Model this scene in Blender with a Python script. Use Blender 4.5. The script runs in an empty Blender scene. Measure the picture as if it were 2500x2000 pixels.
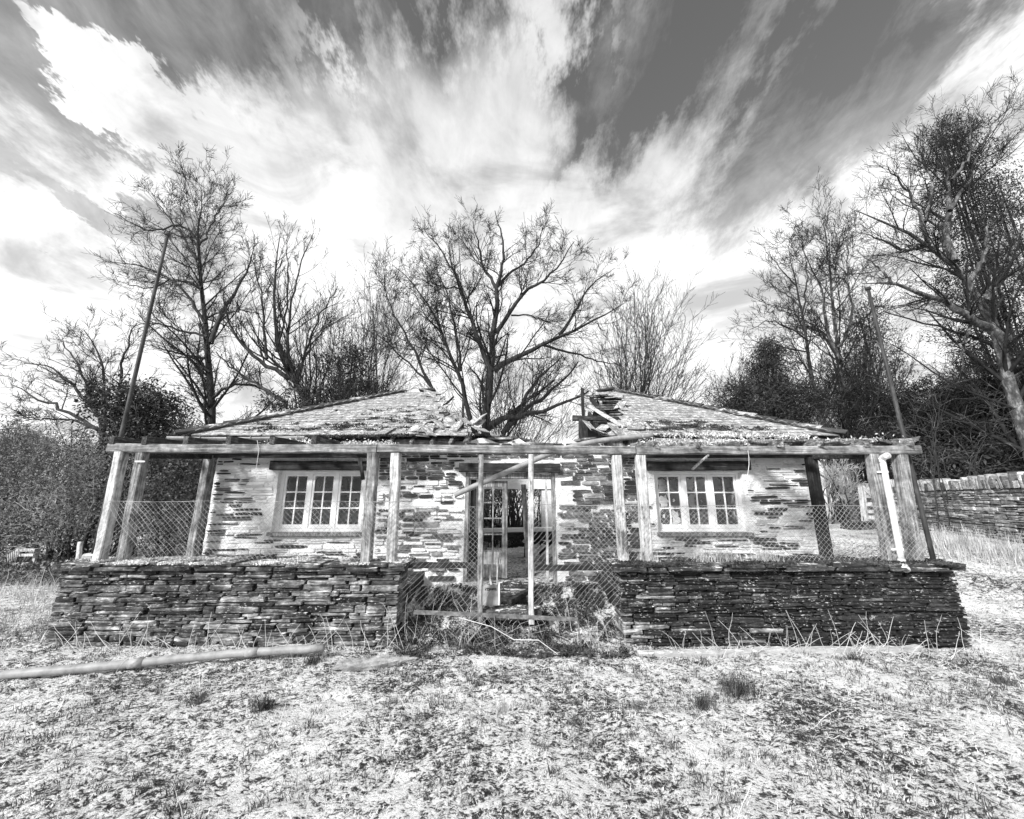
import bpy, math, random
import numpy as np
from mathutils import Matrix, Vector, Euler
R = math.radians
scene = bpy.context.scene
col = scene.collection
# ------------------------------------------------------------------ camera, sky, sun, exposure
PITCH = 12.8; FPX = 953.0; EYE = 1.7
cam = bpy.data.cameras.new('camera'); cam.sensor_fit = 'HORIZONTAL'; cam.sensor_width = 36
cam.lens = 36 * FPX / 2500; cam.clip_start = 0.05; cam.clip_end = 2000
camo = bpy.data.objects.new('camera', cam); col.objects.link(camo)
camo.location = (0, 0, EYE); camo.rotation_euler = (R(90 + PITCH), 0, 0)
scene.camera = camo
SKYK = 1.15
SUN_EL, SUN_AZ = 33.0, 42.0          # the sun stands behind the viewer's left shoulder
sdir = Vector((-math.sin(R(SUN_AZ)) * math.cos(R(SUN_EL)), -math.cos(R(SUN_AZ)) * math.cos(R(SUN_EL)), math.sin(R(SUN_EL))))
sun = bpy.data.lights.new('sun', 'SUN'); sun.energy = 5.0; sun.angle = R(9); sun.color = (1, 1, 1)
suno = bpy.data.objects.new('sun', sun); col.objects.link(suno)
suno.rotation_euler = (-sdir).to_track_quat('-Z', 'Y').to_euler()
suno.location = (-8, -8, 12)
scene.view_settings.view_transform = 'Standard'
scene.view_settings.look = 'None'
scene.view_settings.gamma = 1
scene.view_settings.exposure = 0.42
scene.cycles.max_bounces = 6
scene.cycles.transparent_max_bounces = 8

cp, sp = math.cos(R(PITCH)), math.sin(R(PITCH))
def ray(px, py):
    a, b = px - 1250, 1000 - py
    return np.array((a, FPX * cp - b * sp, FPX * sp + b * cp))
def P(px, py, Y):
    d = ray(px, py); t = Y / d[1]
    return np.array((d[0] * t, Y, EYE + d[2] * t))
def PZ(px, py, Z):
    d = ray(px, py); t = (Z - EYE) / d[2]
    return np.array((d[0] * t, d[1] * t, Z))

# ------------------------------------------------------------------ node helper
class G:
    def __init__(s, nt): s.nt = nt
    def n(s, t, **k):
        nd = s.nt.nodes.new(t)
        for a, v in k.items(): setattr(nd, a, v)
        return nd
    def link(s, a, b): s.nt.links.new(a, b)
    def put(s, sock, v):
        if v is None: return
        if hasattr(v, 'node'): s.link(v, sock)
        else: sock.default_value = v
    def noise(s, vec, scale=5, detail=4, rough=.55, dist=0.0):
        nd = s.n('ShaderNodeTexNoise')
        s.put(nd.inputs['Vector'], vec); nd.inputs['Scale'].default_value = scale
        nd.inputs['Detail'].default_value = detail; nd.inputs['Roughness'].default_value = rough
        nd.inputs['Distortion'].default_value = dist
        return nd.outputs[0]
    def voro(s, vec, scale=5, feature='F1'):
        nd = s.n('ShaderNodeTexVoronoi', feature=feature)
        s.put(nd.inputs['Vector'], vec); nd.inputs['Scale'].default_value = scale
        return nd.outputs['Distance']
    def ramp(s, fac, stops):
        nd = s.n('ShaderNodeValToRGB'); e = nd.color_ramp.elements
        while len(e) < len(stops): e.new(0.5)
        for el, (p, v) in zip(e, stops):
            el.position = p; el.color = (v, v, v, 1)
        s.put(nd.inputs[0], fac); return nd.outputs[0]
    def m(s, op, a, b=None, clamp=False):
        nd = s.n('ShaderNodeMath', operation=op); nd.use_clamp = clamp
        s.put(nd.inputs[0], a); s.put(nd.inputs[1], b); return nd.outputs[0]
    def vm(s, op, a, b=None):
        nd = s.n('ShaderNodeVectorMath', operation=op)
        s.put(nd.inputs[0], a); s.put(nd.inputs[1], b)
        return nd.outputs['Value'] if op in ('DOT_PRODUCT', 'LENGTH') else nd.outputs[0]
    def mix(s, f, a, b):
        nd = s.n('ShaderNodeMix', data_type='FLOAT'); s.put(nd.inputs[0], f); s.put(nd.inputs[2], a); s.put(nd.inputs[3], b)
        return nd.outputs[0]
    def mr(s, v, a, b, c=0., d=1., smooth=True):
        nd = s.n('ShaderNodeMapRange'); nd.interpolation_type = 'SMOOTHSTEP' if smooth else 'LINEAR'
        s.put(nd.inputs[0], v)
        for i, x in enumerate((a, b, c, d)): nd.inputs[i + 1].default_value = x
        return nd.outputs[0]
    def pos(s, sc=(1, 1, 1), rz=0):
        g = s.n('ShaderNodeNewGeometry').outputs['Position']
        mp = s.n('ShaderNodeMapping'); s.link(g, mp.inputs[0]); mp.inputs['Scale'].default_value = sc
        mp.inputs['Rotation'].default_value = (0, 0, rz)
        return mp.outputs[0]
    def nz(s):
        g = s.n('ShaderNodeNewGeometry').outputs['Normal']
        sx = s.n('ShaderNodeSeparateXYZ'); s.link(g, sx.inputs[0]); return sx.outputs[2]
    def rnd(s): return s.n('ShaderNodeObjectInfo').outputs['Random']

# world: clear sky seen through a red filter with high streaky cloud
world = bpy.data.worlds.new('World'); scene.world = world; world.use_nodes = True
nt = world.node_tree; nt.nodes.clear(); g = G(nt)
sky = g.n('ShaderNodeTexSky', sky_type='NISHITA'); sky.sun_disc = False
sky.sun_elevation = R(SUN_EL); sky.sun_rotation = R(180 + SUN_AZ)
sky.air_density = 1.2; sky.dust_density = .6; sky.ozone_density = 1.0
bw = g.n('ShaderNodeRGBToBW'); g.link(sky.outputs[0], bw.inputs[0])
base = g.m('MULTIPLY', bw.outputs[0], SKYK)
tc = g.n('ShaderNodeTexCoord').outputs['Generated']
sx = g.n('ShaderNodeSeparateXYZ'); g.link(tc, sx.inputs[0])
el = g.m('MAXIMUM', sx.outputs[2], 0.0)
den = g.m('ADD', el, 0.22)
cmb = g.n('ShaderNodeCombineXYZ'); g.link(g.m('DIVIDE', sx.outputs[0], den), cmb.inputs[0]); g.link(g.m('DIVIDE', sx.outputs[1], den), cmb.inputs[1])
uv = cmb.outputs[0]
mp = g.n('ShaderNodeMapping'); g.link(uv, mp.inputs[0]); mp.inputs['Rotation'].default_value = (0, 0, R(8)); mp.inputs['Scale'].default_value = (1.1, .56, 1)
streak = g.noise(mp.outputs[0], 3.0, 8, .6, .6)
wisp = g.noise(mp.outputs[0], 9, 8, .66, .5)
wn = g.n('ShaderNodeTexNoise'); g.link(mp.outputs[0], wn.inputs['Vector']); wn.inputs['Scale'].default_value = 3.3; wn.inputs['Detail'].default_value = 7; wn.inputs['Roughness'].default_value = .68
sc_ = g.n('ShaderNodeVectorMath', operation='SCALE'); g.link(g.vm('SUBTRACT', wn.outputs['Color'], (.5, .5, .5)), sc_.inputs[0]); sc_.inputs['Scale'].default_value = .13
tcw = g.vm('ADD', tc, sc_.outputs[0])
sc2 = g.n('ShaderNodeVectorMath', operation='SCALE'); g.link(sc_.outputs[0], sc2.inputs[0]); sc2.inputs['Scale'].default_value = .45
tcw2 = g.vm('ADD', tc, sc2.outputs[0])
# where the streaks thin out and bare sky shows
hole = None
for (px, py, r0, r1) in [
    (1850, 240, 0, 15), (1640, 190, 0, 13), (2080, 220, 0, 12), (1740, 60, 4, 17), (2230, 60, 1, 11), (1440, 120, 0, 9),
    (60, 110, 4, 14), (160, 170, 3, 12), (20, 230, 1, 7), (80, 190, 1, 10), (220, 260, 0, 8), (310, 360, 0, 7), (400, 500, 0, 6.5), (560, 200, 1, 9), (720, 235, 0, 7), (900, 150, 0, 8), (420, 40, 4, 16), (1050, 20, 2, 12)]:
    d = ray(px, py); d = d / np.linalg.norm(d)
    f = g.mr(g.vm('DOT_PRODUCT', tcw, tuple(d)), math.cos(R(r1)), math.cos(R(r0)))
    hole = f if hole is None else g.m('MAXIMUM', hole, f)
keep = None
for (px, py, r0, r1) in [(330, 262, 0, 3.2), (410, 312, .5, 4.5), (510, 365, 1, 6), (640, 400, 2, 8), (800, 370, 2, 8), (1000, 330, 2, 9), (1200, 300, 1, 9)]:
    d = ray(px, py); d = d / np.linalg.norm(d)
    f = g.mr(g.vm('DOT_PRODUCT', tcw2, tuple(d)), math.cos(R(r1)), math.cos(R(r0)))
    keep = f if keep is None else g.m('MAXIMUM', keep, f)
hole = g.m('MULTIPLY', hole, g.m('SUBTRACT', 1.0, keep))
dens = g.m('ADD', g.m('MULTIPLY', g.m('SUBTRACT', streak, .5), 1.15), g.m('MULTIPLY', g.m('SUBTRACT', wisp, .5), .8))
dens = g.m('ADD', dens, .66)
dens = g.m('ADD', dens, g.mr(el, .74, .36, 0, .8))
dens = g.m('SUBTRACT', dens, g.m('MULTIPLY', hole, .9))
dens = g.m('MINIMUM', g.m('MAXIMUM', g.mr(dens, -.25, 1.12, 0, 1, False), 0.0), 1.0)
cloudv = g.mr(g.noise(uv, 3.0, 6, .6, .6), .32, .56, 6.2, 11.2)
fin = g.mix(dens, base, cloudv)
bg = g.n('ShaderNodeBackground'); g.link(fin, bg.inputs[0]); bg.inputs[1].default_value = 0.08
wo = g.n('ShaderNodeOutputWorld'); g.link(bg.outputs[0], wo.inputs[0])

# ------------------------------------------------------------------ materials (the place is rendered in greys)
MATS = {}
def newmat(name):
    m = bpy.data.materials.new(name); m.use_nodes = True; nt = m.node_tree; nt.nodes.clear(); g = G(nt)
    b = g.n('ShaderNodeBsdfPrincipled'); o = g.n('ShaderNodeOutputMaterial'); g.link(b.outputs[0], o.inputs[0])
    b.inputs['Roughness'].default_value = .85; b.inputs['Specular IOR Level'].default_value = .25
    MATS[name] = m
    return g, b
def bump(g, b, h, strength=.5, dist=.01):
    n = g.n('ShaderNodeBump'); n.inputs['Strength'].default_value = strength; n.inputs['Distance'].default_value = dist
    g.put(n.inputs['Height'], h); g.link(n.outputs[0], b.inputs['Normal'])

def stone_mat(name, stops, lichen, dark, rndamt=.6, frost=0.0):
    g, b = newmat(name)
    lam = g.noise(g.pos((1.2, 1.2, 9)), 5, 8, .65, .4)
    blot = g.noise(g.pos(), 7, 6, .6)
    c = g.ramp(g.mix(.5, lam, blot), stops)
    c = g.m('MULTIPLY', c, g.mr(g.rnd(), 0, 1, 1 - rndamt, 1 + rndamt, False))
    dk = g.mr(g.noise(g.pos((1, 1, 1.4)), 2.2, 5, .65), .47, .62)
    c = g.mix(g.m('MULTIPLY', dk, dark), c, .018)
    li = g.mr(g.noise(g.pos((1, 1, 1.8)), 26, 4, .6), .66 - lichen * .14, .74 - lichen * .14)
    li = g.m('MULTIPLY', li, g.mr(g.noise(g.pos((1, 1, 1.5)), 3.5, 4, .6), .42, .62, .1, 1.0))
    c = g.mix(g.m('MULTIPLY', li, .85), c, .58)
    if frost:
        fr = g.m('MULTIPLY', g.mr(g.nz(), .55, .9), g.mr(g.noise(g.pos(), 9, 6, .7), .62 - frost * .3, .72 - frost * .3))
        c = g.mix(fr, c, .8)
    g.link(c, b.inputs['Base Color'])
    bump(g, b, g.m('ADD', lam, g.noise(g.pos((1, 1, 3)), 30, 6, .7)), .8, .02)
stone_mat('grey_slate', [(.25, .012), (.43, .05), (.54, .2), (.66, .66)], .6, .7, .75, .3)
stone_mat('mossy_slate', [(.25, .006), (.5, .02), (.64, .07), (.78, .34)], .62, .85, .6, .15)
stone_mat('moss_coping', [(.3, .012), (.5, .06), (.7, .3)], .4, .5, .4, .35)
stone_mat('house_slate', [(.3, .016), (.55, .05), (.8, .13)], .12, .1, .4)
stone_mat('rubble_stone', [(.25, .06), (.45, .22), (.6, .42), (.8, .66)], .45, .55, .5)
stone_mat('dark_rubble', [(.25, .02), (.45, .09), (.6, .25), (.8, .6)], .5, .8, .5)
stone_mat('field_stone', [(.25, .06), (.43, .2), (.55, .42), (.7, .7)], .35, .2, .7)
stone_mat('dark_core', [(.3, .015), (.7, .05)], -1.5, .3, .1)
stone_mat('pale_stone', [(.28, .26), (.38, .6), (.47, .82), (.7, .88)], .2, .10, .2)
stone_mat('concrete', [(.3, .3), (.5, .45), (.7, .62)], .3, .1, .15, .4)

g, b = newmat('mortar')
a = g.noise(g.pos((1, 1, 6)), 5, 8, .7, .3); f = g.noise(g.pos((1, 1, 1.6)), 26, 6, .7)
c = g.ramp(g.mix(.5, a, f), [(.3, .14), (.39, .5), (.47, .78), (.7, .86)])
st = g.mr(g.noise(g.pos((1.5, 1.5, .5)), 1.7, 5, .6), .52, .72)
c = g.mix(g.m('MULTIPLY', st, .35), c, .3)
g.link(c, b.inputs['Base Color']); bump(g, b, g.m('ADD', a, f), .8, .03)

g, b = newmat('roof_slate')
n1 = g.noise(g.pos(), 11, 8, .72)
c = g.m('MULTIPLY', g.ramp(g.noise(g.pos(), 20, 6, .65), [(.3, .1), (.55, .24), (.75, .42)]), g.mr(g.rnd(), 0, 1, .75, 1.3, False))
fr = g.mr(g.m('ADD', n1, g.m('MULTIPLY', g.noise(g.pos((3, 1, 1)), 19, 5, .7), .55)), .74, .98)
fr = g.m('MULTIPLY', fr, g.mr(g.nz(), .4, .8))
c = g.mix(fr, c, .78)
g.link(c, b.inputs['Base Color']); bump(g, b, g.noise(g.pos(), 22, 6, .7), .6, .01)

def wood_mat(name, stops, axis='z', rot=.6):
    g, b = newmat(name)
    sc = {'z': (1, 1, .05), 'x': (.05, 1, 1), 'y': (1, .05, 1)}[axis]
    gr = g.noise(g.pos(sc), 42, 6, .75, .4); bl = g.noise(g.pos(), 7, 6, .7)
    c = g.ramp(g.mr(g.mix(.4, gr, bl), .28, .72, .1, .95, False), stops)
    c = g.mix(g.m('MULTIPLY', g.mr(g.noise(g.pos(tuple(.2 + .8 * v for v in sc)), 6, 6, .7), .55, .66), rot), c, .04)
    g.link(c, b.inputs['Base Color']); bump(g, b, gr, .7, .01)
wood_mat('silver_wood', [(.25, .06), (.42, .28), (.6, .54), (.78, .76)], 'z', .85)
wood_mat('brown_wood', [(.25, .025), (.45, .13), (.62, .3), (.8, .6)], 'z', .7)
wood_mat('beam_wood', [(.25, .03), (.45, .12), (.62, .26), (.8, .58)], 'x', .75)
wood_mat('dark_wood', [(.3, .008), (.55, .022), (.75, .07)], 'z', .5)
wood_mat('dark_beam', [(.3, .008), (.55, .028), (.75, .1)], 'x', .5)
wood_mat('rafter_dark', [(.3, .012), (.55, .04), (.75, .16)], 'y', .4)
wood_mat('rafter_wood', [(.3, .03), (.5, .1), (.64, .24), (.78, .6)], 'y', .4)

g, b = newmat('white_paint')
ch = g.noise(g.pos(), 40, 5, .7)
c = g.mix(g.mr(ch, .68, .73), g.ramp(g.noise(g.pos(), 7, 5), [(.3, .7), (.6, .84)]), .2)
g.link(c, b.inputs['Base Color']); b.inputs['Roughness'].default_value = .6; bump(g, b, ch, .25, .003)
g, b = newmat('grey_plastic')
c = g.ramp(g.noise(g.pos(), 9, 6, .65), [(.3, .16), (.55, .3), (.75, .38)])
g.link(c, b.inputs['Base Color']); b.inputs['Roughness'].default_value = .5
g, b = newmat('pale_plastic')
c = g.ramp(g.noise(g.pos(), 12, 6, .65), [(.3, .45), (.5, .68), (.7, .76)])
g.link(c, b.inputs['Base Color']); b.inputs['Roughness'].default_value = .45
g, b = newmat('wire')
c = g.ramp(g.noise(g.pos(), 6, 3), [(.35, .2), (.6, .5)])
g.link(c, b.inputs['Base Color']); b.inputs['Roughness'].default_value = .45; b.inputs['Metallic'].default_value = .25
g, b = newmat('old_wire')
b.inputs['Base Color'].default_value = (.34, .34, .34, 1)
g, b = newmat('pole_metal')
g.link(g.ramp(g.noise(g.pos((1, 1, .3)), 14, 6, .7), [(.35, .02), (.55, .05), (.75, .13)]), b.inputs['Base Color']); b.inputs['Roughness'].default_value = .6
g, b = newmat('rusty_metal')
c = g.ramp(g.noise(g.pos(), 14, 6, .7), [(.35, .06), (.55, .16), (.75, .34)])
g.link(c, b.inputs['Base Color']); b.inputs['Roughness'].default_value = .7
g, b = newmat('glass')
b.inputs['Base Color'].default_value = (.1, .1, .1, 1); b.inputs['Roughness'].default_value = .12
b.inputs['Transmission Weight'].default_value = .55; b.inputs['IOR'].default_value = 1.45; b.inputs['Specular IOR Level'].default_value = .5
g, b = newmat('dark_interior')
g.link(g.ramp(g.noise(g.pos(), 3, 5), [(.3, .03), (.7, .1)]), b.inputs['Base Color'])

def bark(name, stops):
    g, b = newmat(name)
    n = g.noise(g.pos((1, 1, .35)), 9, 6, .65)
    g.link(g.ramp(n, stops), b.inputs['Base Color']); bump(g, b, n, .6, .02)
bark('bark', [(.3, .012), (.55, .035), (.75, .09)])
bark('twig', [(.3, .01), (.7, .03)])
bark('pale_bark', [(.3, .02), (.5, .07), (.7, .3)])
bark('pale_twig', [(.3, .3), (.7, .6)])
bark('mid_twig', [(.3, .05), (.7, .26)])
def leafm(name, lo, hi):
    g, b = newmat(name)
    n = g.noise(g.pos(), 5, 5, .6)
    g.link(g.ramp(n, [(.35, lo), (.65, hi)]), b.inputs['Base Color']); b.inputs['Roughness'].default_value = .55
leafm('dark_leaf', .018, .075)
leafm('hedge_leaf', .025, .2)
leafm('conifer_leaf', .012, .045)
leafm('ivy_leaf', .016, .06)
leafm('far_leaf', .05, .2)
leafm('dry_stalk', .45, .75)
leafm('straw', .16, .62)
leafm('turf', .014, .09)
leafm('moss', .015, .09)
leafm('frost_grass', .35, .8)

g, b = newmat('ground')
p = g.pos((1, 1, 1))
n1 = g.noise(g.pos((1, 1.3, 1)), 15, 8, .74, .5); n2 = g.noise(g.pos((1, 1.4, 1)), 46, 5, .7, .6); n3 = g.noise(p, 1.0, 5, .6)
v = g.m('ADD', g.m('ADD', g.m('MULTIPLY', n1, .8), g.m('MULTIPLY', n2, .6)), g.m('MULTIPLY', n3, .4))
c = g.ramp(g.mr(v, .6, 1.2, 0, 1, False), [(.28, .018), (.40, .08), (.46, .4), (.53, .8), (.9, .88)])
g.link(c, b.inputs['Base Color']); bump(g, b, g.m('ADD', n1, n2), .9, .04)
# ------------------------------------------------------------------ building helpers
W = {}
def link(o, parent=None, mw=None):
    col.objects.link(o)
    W[o] = mw if mw is not None else o.matrix_basis.copy()
    if parent is not None:
        o.parent = parent; o.matrix_parent_inverse = W[parent].inverted()
    return o
def thing(name, label, cat, loc=(0, 0, 0), group=None):
    o = bpy.data.objects.new(name, None); o.empty_display_size = .1; o.location = [float(v) for v in loc]
    link(o, None, Matrix.Translation(Vector([float(v) for v in loc])))
    tag(o, label, cat, group); return o
def tag(o, label, cat, group=None, kind=None):
    if label: o['label'] = label
    if cat: o['category'] = cat
    if group: o['group'] = group
    if kind: o['kind'] = kind
    return o
def part(name, parent, loc=(0, 0, 0)):
    o = bpy.data.objects.new(name, None); o.empty_display_size = .1
    return link(o, parent, Matrix.Identity(4))
def mesh_np(name, V, F, smooth=False):
    V = np.asarray(V, dtype=np.float32).reshape(-1, 3); F = np.asarray(F, dtype=np.int32)
    me = bpy.data.meshes.new(name); k = F.shape[1]
    me.vertices.add(len(V)); me.vertices.foreach_set('co', V.ravel())
    me.loops.add(F.size); me.loops.foreach_set('vertex_index', F.ravel())
    me.polygons.add(len(F)); me.polygons.foreach_set('loop_start', np.arange(0, F.size, k, dtype=np.int32))
    me.update(calc_edges=True)
    if smooth: me.polygons.foreach_set('use_smooth', np.ones(len(F), dtype=bool))
    return me
def npobj(name, V, F, mat, parent=None, smooth=False):
    me = mesh_np(name, V, F, smooth); me.materials.append(MATS[mat])
    return link(bpy.data.objects.new(name, me), parent, Matrix.Identity(4))
class MB:
    def __init__(s): s.v = []; s.f = []
    def add(s, V, F):
        k = len(s.v); s.v += [tuple(map(float, p)) for p in V]; s.f += [tuple(i + k for i in q) for q in F]; return s
    def build(s, name, mat, parent=None, smooth=False):
        me = bpy.data.meshes.new(name); me.from_pydata(s.v, [], s.f); me.update()
        if smooth: me.polygons.foreach_set('use_smooth', [True] * len(me.polygons))
        me.materials.append(MATS[mat])
        return link(bpy.data.objects.new(name, me), parent, Matrix.Identity(4))
    def box(s, x0, x1, y0, y1, z0, z1):
        V = [(x, y, z) for z in (z0, z1) for y in (y0, y1) for x in (x0, x1)]
        return s.add(V, [(0, 2, 3, 1), (4, 5, 7, 6), (0, 1, 5, 4), (2, 6, 7, 3), (0, 4, 6, 2), (1, 3, 7, 5)])
    def beam(s, p0, p1, w, h, seg=5, jit=.003, up=(0, 0, 1), rng=random, endcut=0, ch=.1):
        """a worn bar of timber from p0 to p1 with broken arrises"""
        p0 = Vector([float(a) for a in p0]); p1 = Vector([float(a) for a in p1]); t = (p1 - p0).normalized(); up = Vector(up)
        if abs(t.dot(up)) > .95: up = Vector((0, 1, 0))
        a = t.cross(up).normalized(); b = a.cross(t).normalized(); V = []; F = []
        cr = ch * min(w, h)
        cs = [(-w / 2 + cr, -h / 2), (w / 2 - cr, -h / 2), (w / 2, -h / 2 + cr), (w / 2, h / 2 - cr), (w / 2 - cr, h / 2), (-w / 2 + cr, h / 2), (-w / 2, h / 2 - cr), (-w / 2, -h / 2 + cr)]
        for i in range(seg + 1):
            c = p0.lerp(p1, i / seg); o = Vector((rng.uniform(-jit, jit), rng.uniform(-jit, jit), rng.uniform(-jit, jit)))
            for (u, v) in cs:
                e = t * (rng.uniform(-endcut, endcut) if i in (0, seg) else 0)
                V.append(c + o + a * (u + rng.uniform(-jit, jit) * .5) + b * (v + rng.uniform(-jit, jit) * .5) + e)
        for i in range(seg):
            for k in range(8):
                F.append((i * 8 + k, i * 8 + (k + 1) % 8, i * 8 + 8 + (k + 1) % 8, i * 8 + 8 + k))
        F.append(tuple(range(7, -1, -1))); F.append(tuple(seg * 8 + k for k in range(8)))
        return s.add(V, F)
    def tube(s, pts, r, n=10, cap=True):
        pts = [Vector([float(a) for a in p]) for p in pts]; V = []; F = []; K = len(pts)
        rr = r if isinstance(r, (list, tuple)) else [r] * K
        ref = Vector((0, 0, 1))
        if abs((pts[-1] - pts[0]).normalized().dot(ref)) > .9: ref = Vector((0, 1, 0))
        for i, p in enumerate(pts):
            t = (pts[min(i + 1, K - 1)] - pts[max(i - 1, 0)]).normalized(); a = t.cross(ref).normalized(); b = t.cross(a)
            for k in range(n):
                q = 2 * math.pi * k / n; V.append(p + (a * math.cos(q) + b * math.sin(q)) * rr[i])
        for i in range(K - 1):
            for k in range(n): F.append((i * n + k, i * n + (k + 1) % n, (i + 1) * n + (k + 1) % n, (i + 1) * n + k))
        if cap: F.append(tuple(range(n - 1, -1, -1))); F.append(tuple((K - 1) * n + k for k in range(n)))
        return s.add(V, F)
def nrm(a): return a / (np.linalg.norm(a, axis=-1, keepdims=True) + 1e-9)
def tubes(Pt, Rd, n=3):
    """many tapered tubes at once: points (N,K,3), radii (N,K)"""
    N, K, _ = Pt.shape
    T = nrm(np.gradient(Pt, axis=1)); D = nrm(Pt[:, -1] - Pt[:, 0])
    ref = np.where((np.abs(D[:, 2]) > .85)[:, None], np.array((1., .13, 0)), np.array((0, 0.07, 1.)))[:, None, :]
    A = nrm(np.cross(T, ref)); B = np.cross(T, A)
    q = np.arange(n) * 2 * np.pi / n
    V = Pt[:, :, None] + Rd[:, :, None, None] * (A[:, :, None] * np.cos(q)[None, None, :, None] + B[:, :, None] * np.sin(q)[None, None, :, None])
    base = (np.arange(N) * K * n)[:, None, None]; i = np.arange(K - 1)[None, :, None]; k = np.arange(n)[None, None, :]; k2 = (k + 1) % n
    F = np.stack((base + i * n + k, base + i * n + k2, base + (i + 1) * n + k2, base + (i + 1) * n + k), -1).reshape(-1, 4)
    return V.reshape(-1, 3), F
def joinVF(lst):
    Vs = []; Fs = []; o = 0
    for V, F in lst:
        Vs.append(V); Fs.append(F + o); o += len(V)
    return np.concatenate(Vs), np.concatenate(Fs)
def resample(pts, K):
    pts = np.asarray(pts, float); d = np.r_[0, np.cumsum(np.linalg.norm(np.diff(pts, axis=0), axis=1))]; t = np.linspace(0, d[-1], K)
    out = np.stack([np.interp(t, d, pts[:, i]) for i in range(3)], 1)
    for _ in range(2): out[1:-1] = .25 * out[:-2] + .5 * out[1:-1] + .25 * out[2:]
    return out
def grow(rng, Pt, Rd, n, t0, t1, ang, lenf, K=6, wig=.18, up=.06, rf=.6, rtip=.25, minlen=.12, maxlen=9, flat=1.0):
    N, Kp, _ = Pt.shape; L = np.linalg.norm(np.diff(Pt, axis=1), axis=2).sum(1)
    idx = np.sort(rng.choice(N, N * n, p=L / L.sum())); M = len(idx)
    t = rng.uniform(0, 1, M); t = t0 + (t1 - t0) * t
    f = t * (Kp - 1); i0 = np.minimum(f.astype(int), Kp - 2); fr = (f - i0)[:, None]
    p = Pt[idx, i0] * (1 - fr) + Pt[idx, i0 + 1] * fr
    tan = nrm(Pt[idx, i0 + 1] - Pt[idx, i0]); r = Rd[idx, i0] * (1 - fr[:, 0]) + Rd[idx, i0 + 1] * fr[:, 0]
    rv = rng.normal(size=(M, 3)); perp = nrm(rv - tan * (rv * tan).sum(1, keepdims=True)); perp[:, 1] *= flat; perp = nrm(perp)
    a = np.radians(rng.uniform(ang[0], ang[1], M))[:, None]
    d = nrm(np.cos(a) * tan + np.sin(a) * perp)
    ln = np.clip((.5 * L[idx] + .5 * L.mean()) * lenf * (1 - .62 * t) * rng.uniform(.55, 1.25, M), minlen, maxlen)
    step = (ln / (K - 1))[:, None]; Q = np.zeros((M, K, 3)); Q[:, 0] = p
    for k in range(1, K):
        d = nrm(d + rng.normal(size=(M, 3)) * wig + np.array((0, 0, up)))
        Q[:, k] = Q[:, k - 1] + d * step
    r0 = r * rf * rng.uniform(.7, 1.0, M); s = np.linspace(1, rtip, K)[None]
    return Q, r0[:, None] * s
def leafquads(rng, C, size, asp=.5, droop=0.0):
    M = len(C); u = nrm(rng.normal(size=(M, 3)) - np.array((0, 0, droop))); rv = rng.normal(size=(M, 3)); v = nrm(np.cross(u, rv))
    s = size * rng.uniform(.6, 1.3, M)[:, None]; a = u * s; b = v * s * asp
    V = np.stack((C - a * .5, C + b * .5, C + a * .6, C - b * .5), 1).reshape(-1, 3)
    return V, np.arange(M * 4).reshape(-1, 4)
def vnoise(x, y, seed=0):
    xi = np.floor(x).astype(int); yi = np.floor(y).astype(int); fx = x - xi; fy = y - yi
    fx = fx * fx * (3 - 2 * fx); fy = fy * fy * (3 - 2 * fy)
    def h(a, b):
        n = (a * 374761393 + b * 668265263 + seed * 974711) & 0x7fffffff
        n = ((n ^ (n >> 13)) * 1274126177) & 0x7fffffff
        return ((n ^ (n >> 16)) & 0xffff) / 65535.0
    return (h(xi, yi) * (1 - fx) + h(xi + 1, yi) * fx) * (1 - fy) + (h(xi, yi + 1) * (1 - fx) + h(xi + 1, yi + 1) * fx) * fy
def ss(a, b, x):
    t = np.clip((np.asarray(x, float) - a) / (b - a), 0, 1); return t * t * (3 - 2 * t)
def hgt(x, y):
    x = np.asarray(x, float); y = np.asarray(y, float)
    h = .7 * ss(9, 16, .6 * x + y) * ss(5.6, 8.5, x)
    inside = ss(-5.65, -5.45, x) * ss(5.65, 5.45, x) * ss(11.9, 11.4, y)
    mid = ss(-1.5, -1.35, x) * ss(1.45, 1.3, x)
    h = h + inside * (mid * .40 * ss(4.95, 6.45, y) + (1 - mid) * .40 * ss(5.35, 6.0, y))
    h = h + .5 * ss(12.3, 15, y) * ss(8.5, 5.6, x) * ss(-8, -4, x)
    return h
def hgtn(x, y):
    x = np.asarray(x, float); y = np.asarray(y, float)
    return hgt(x, y) + .05 * (vnoise(x * .9, y * .9, 1) - .5) + .05 * (vnoise(x * 3.1, y * 3.1, 2) - .5) + .03 * (vnoise(x * 9, y * 9, 3) - .5)

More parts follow.
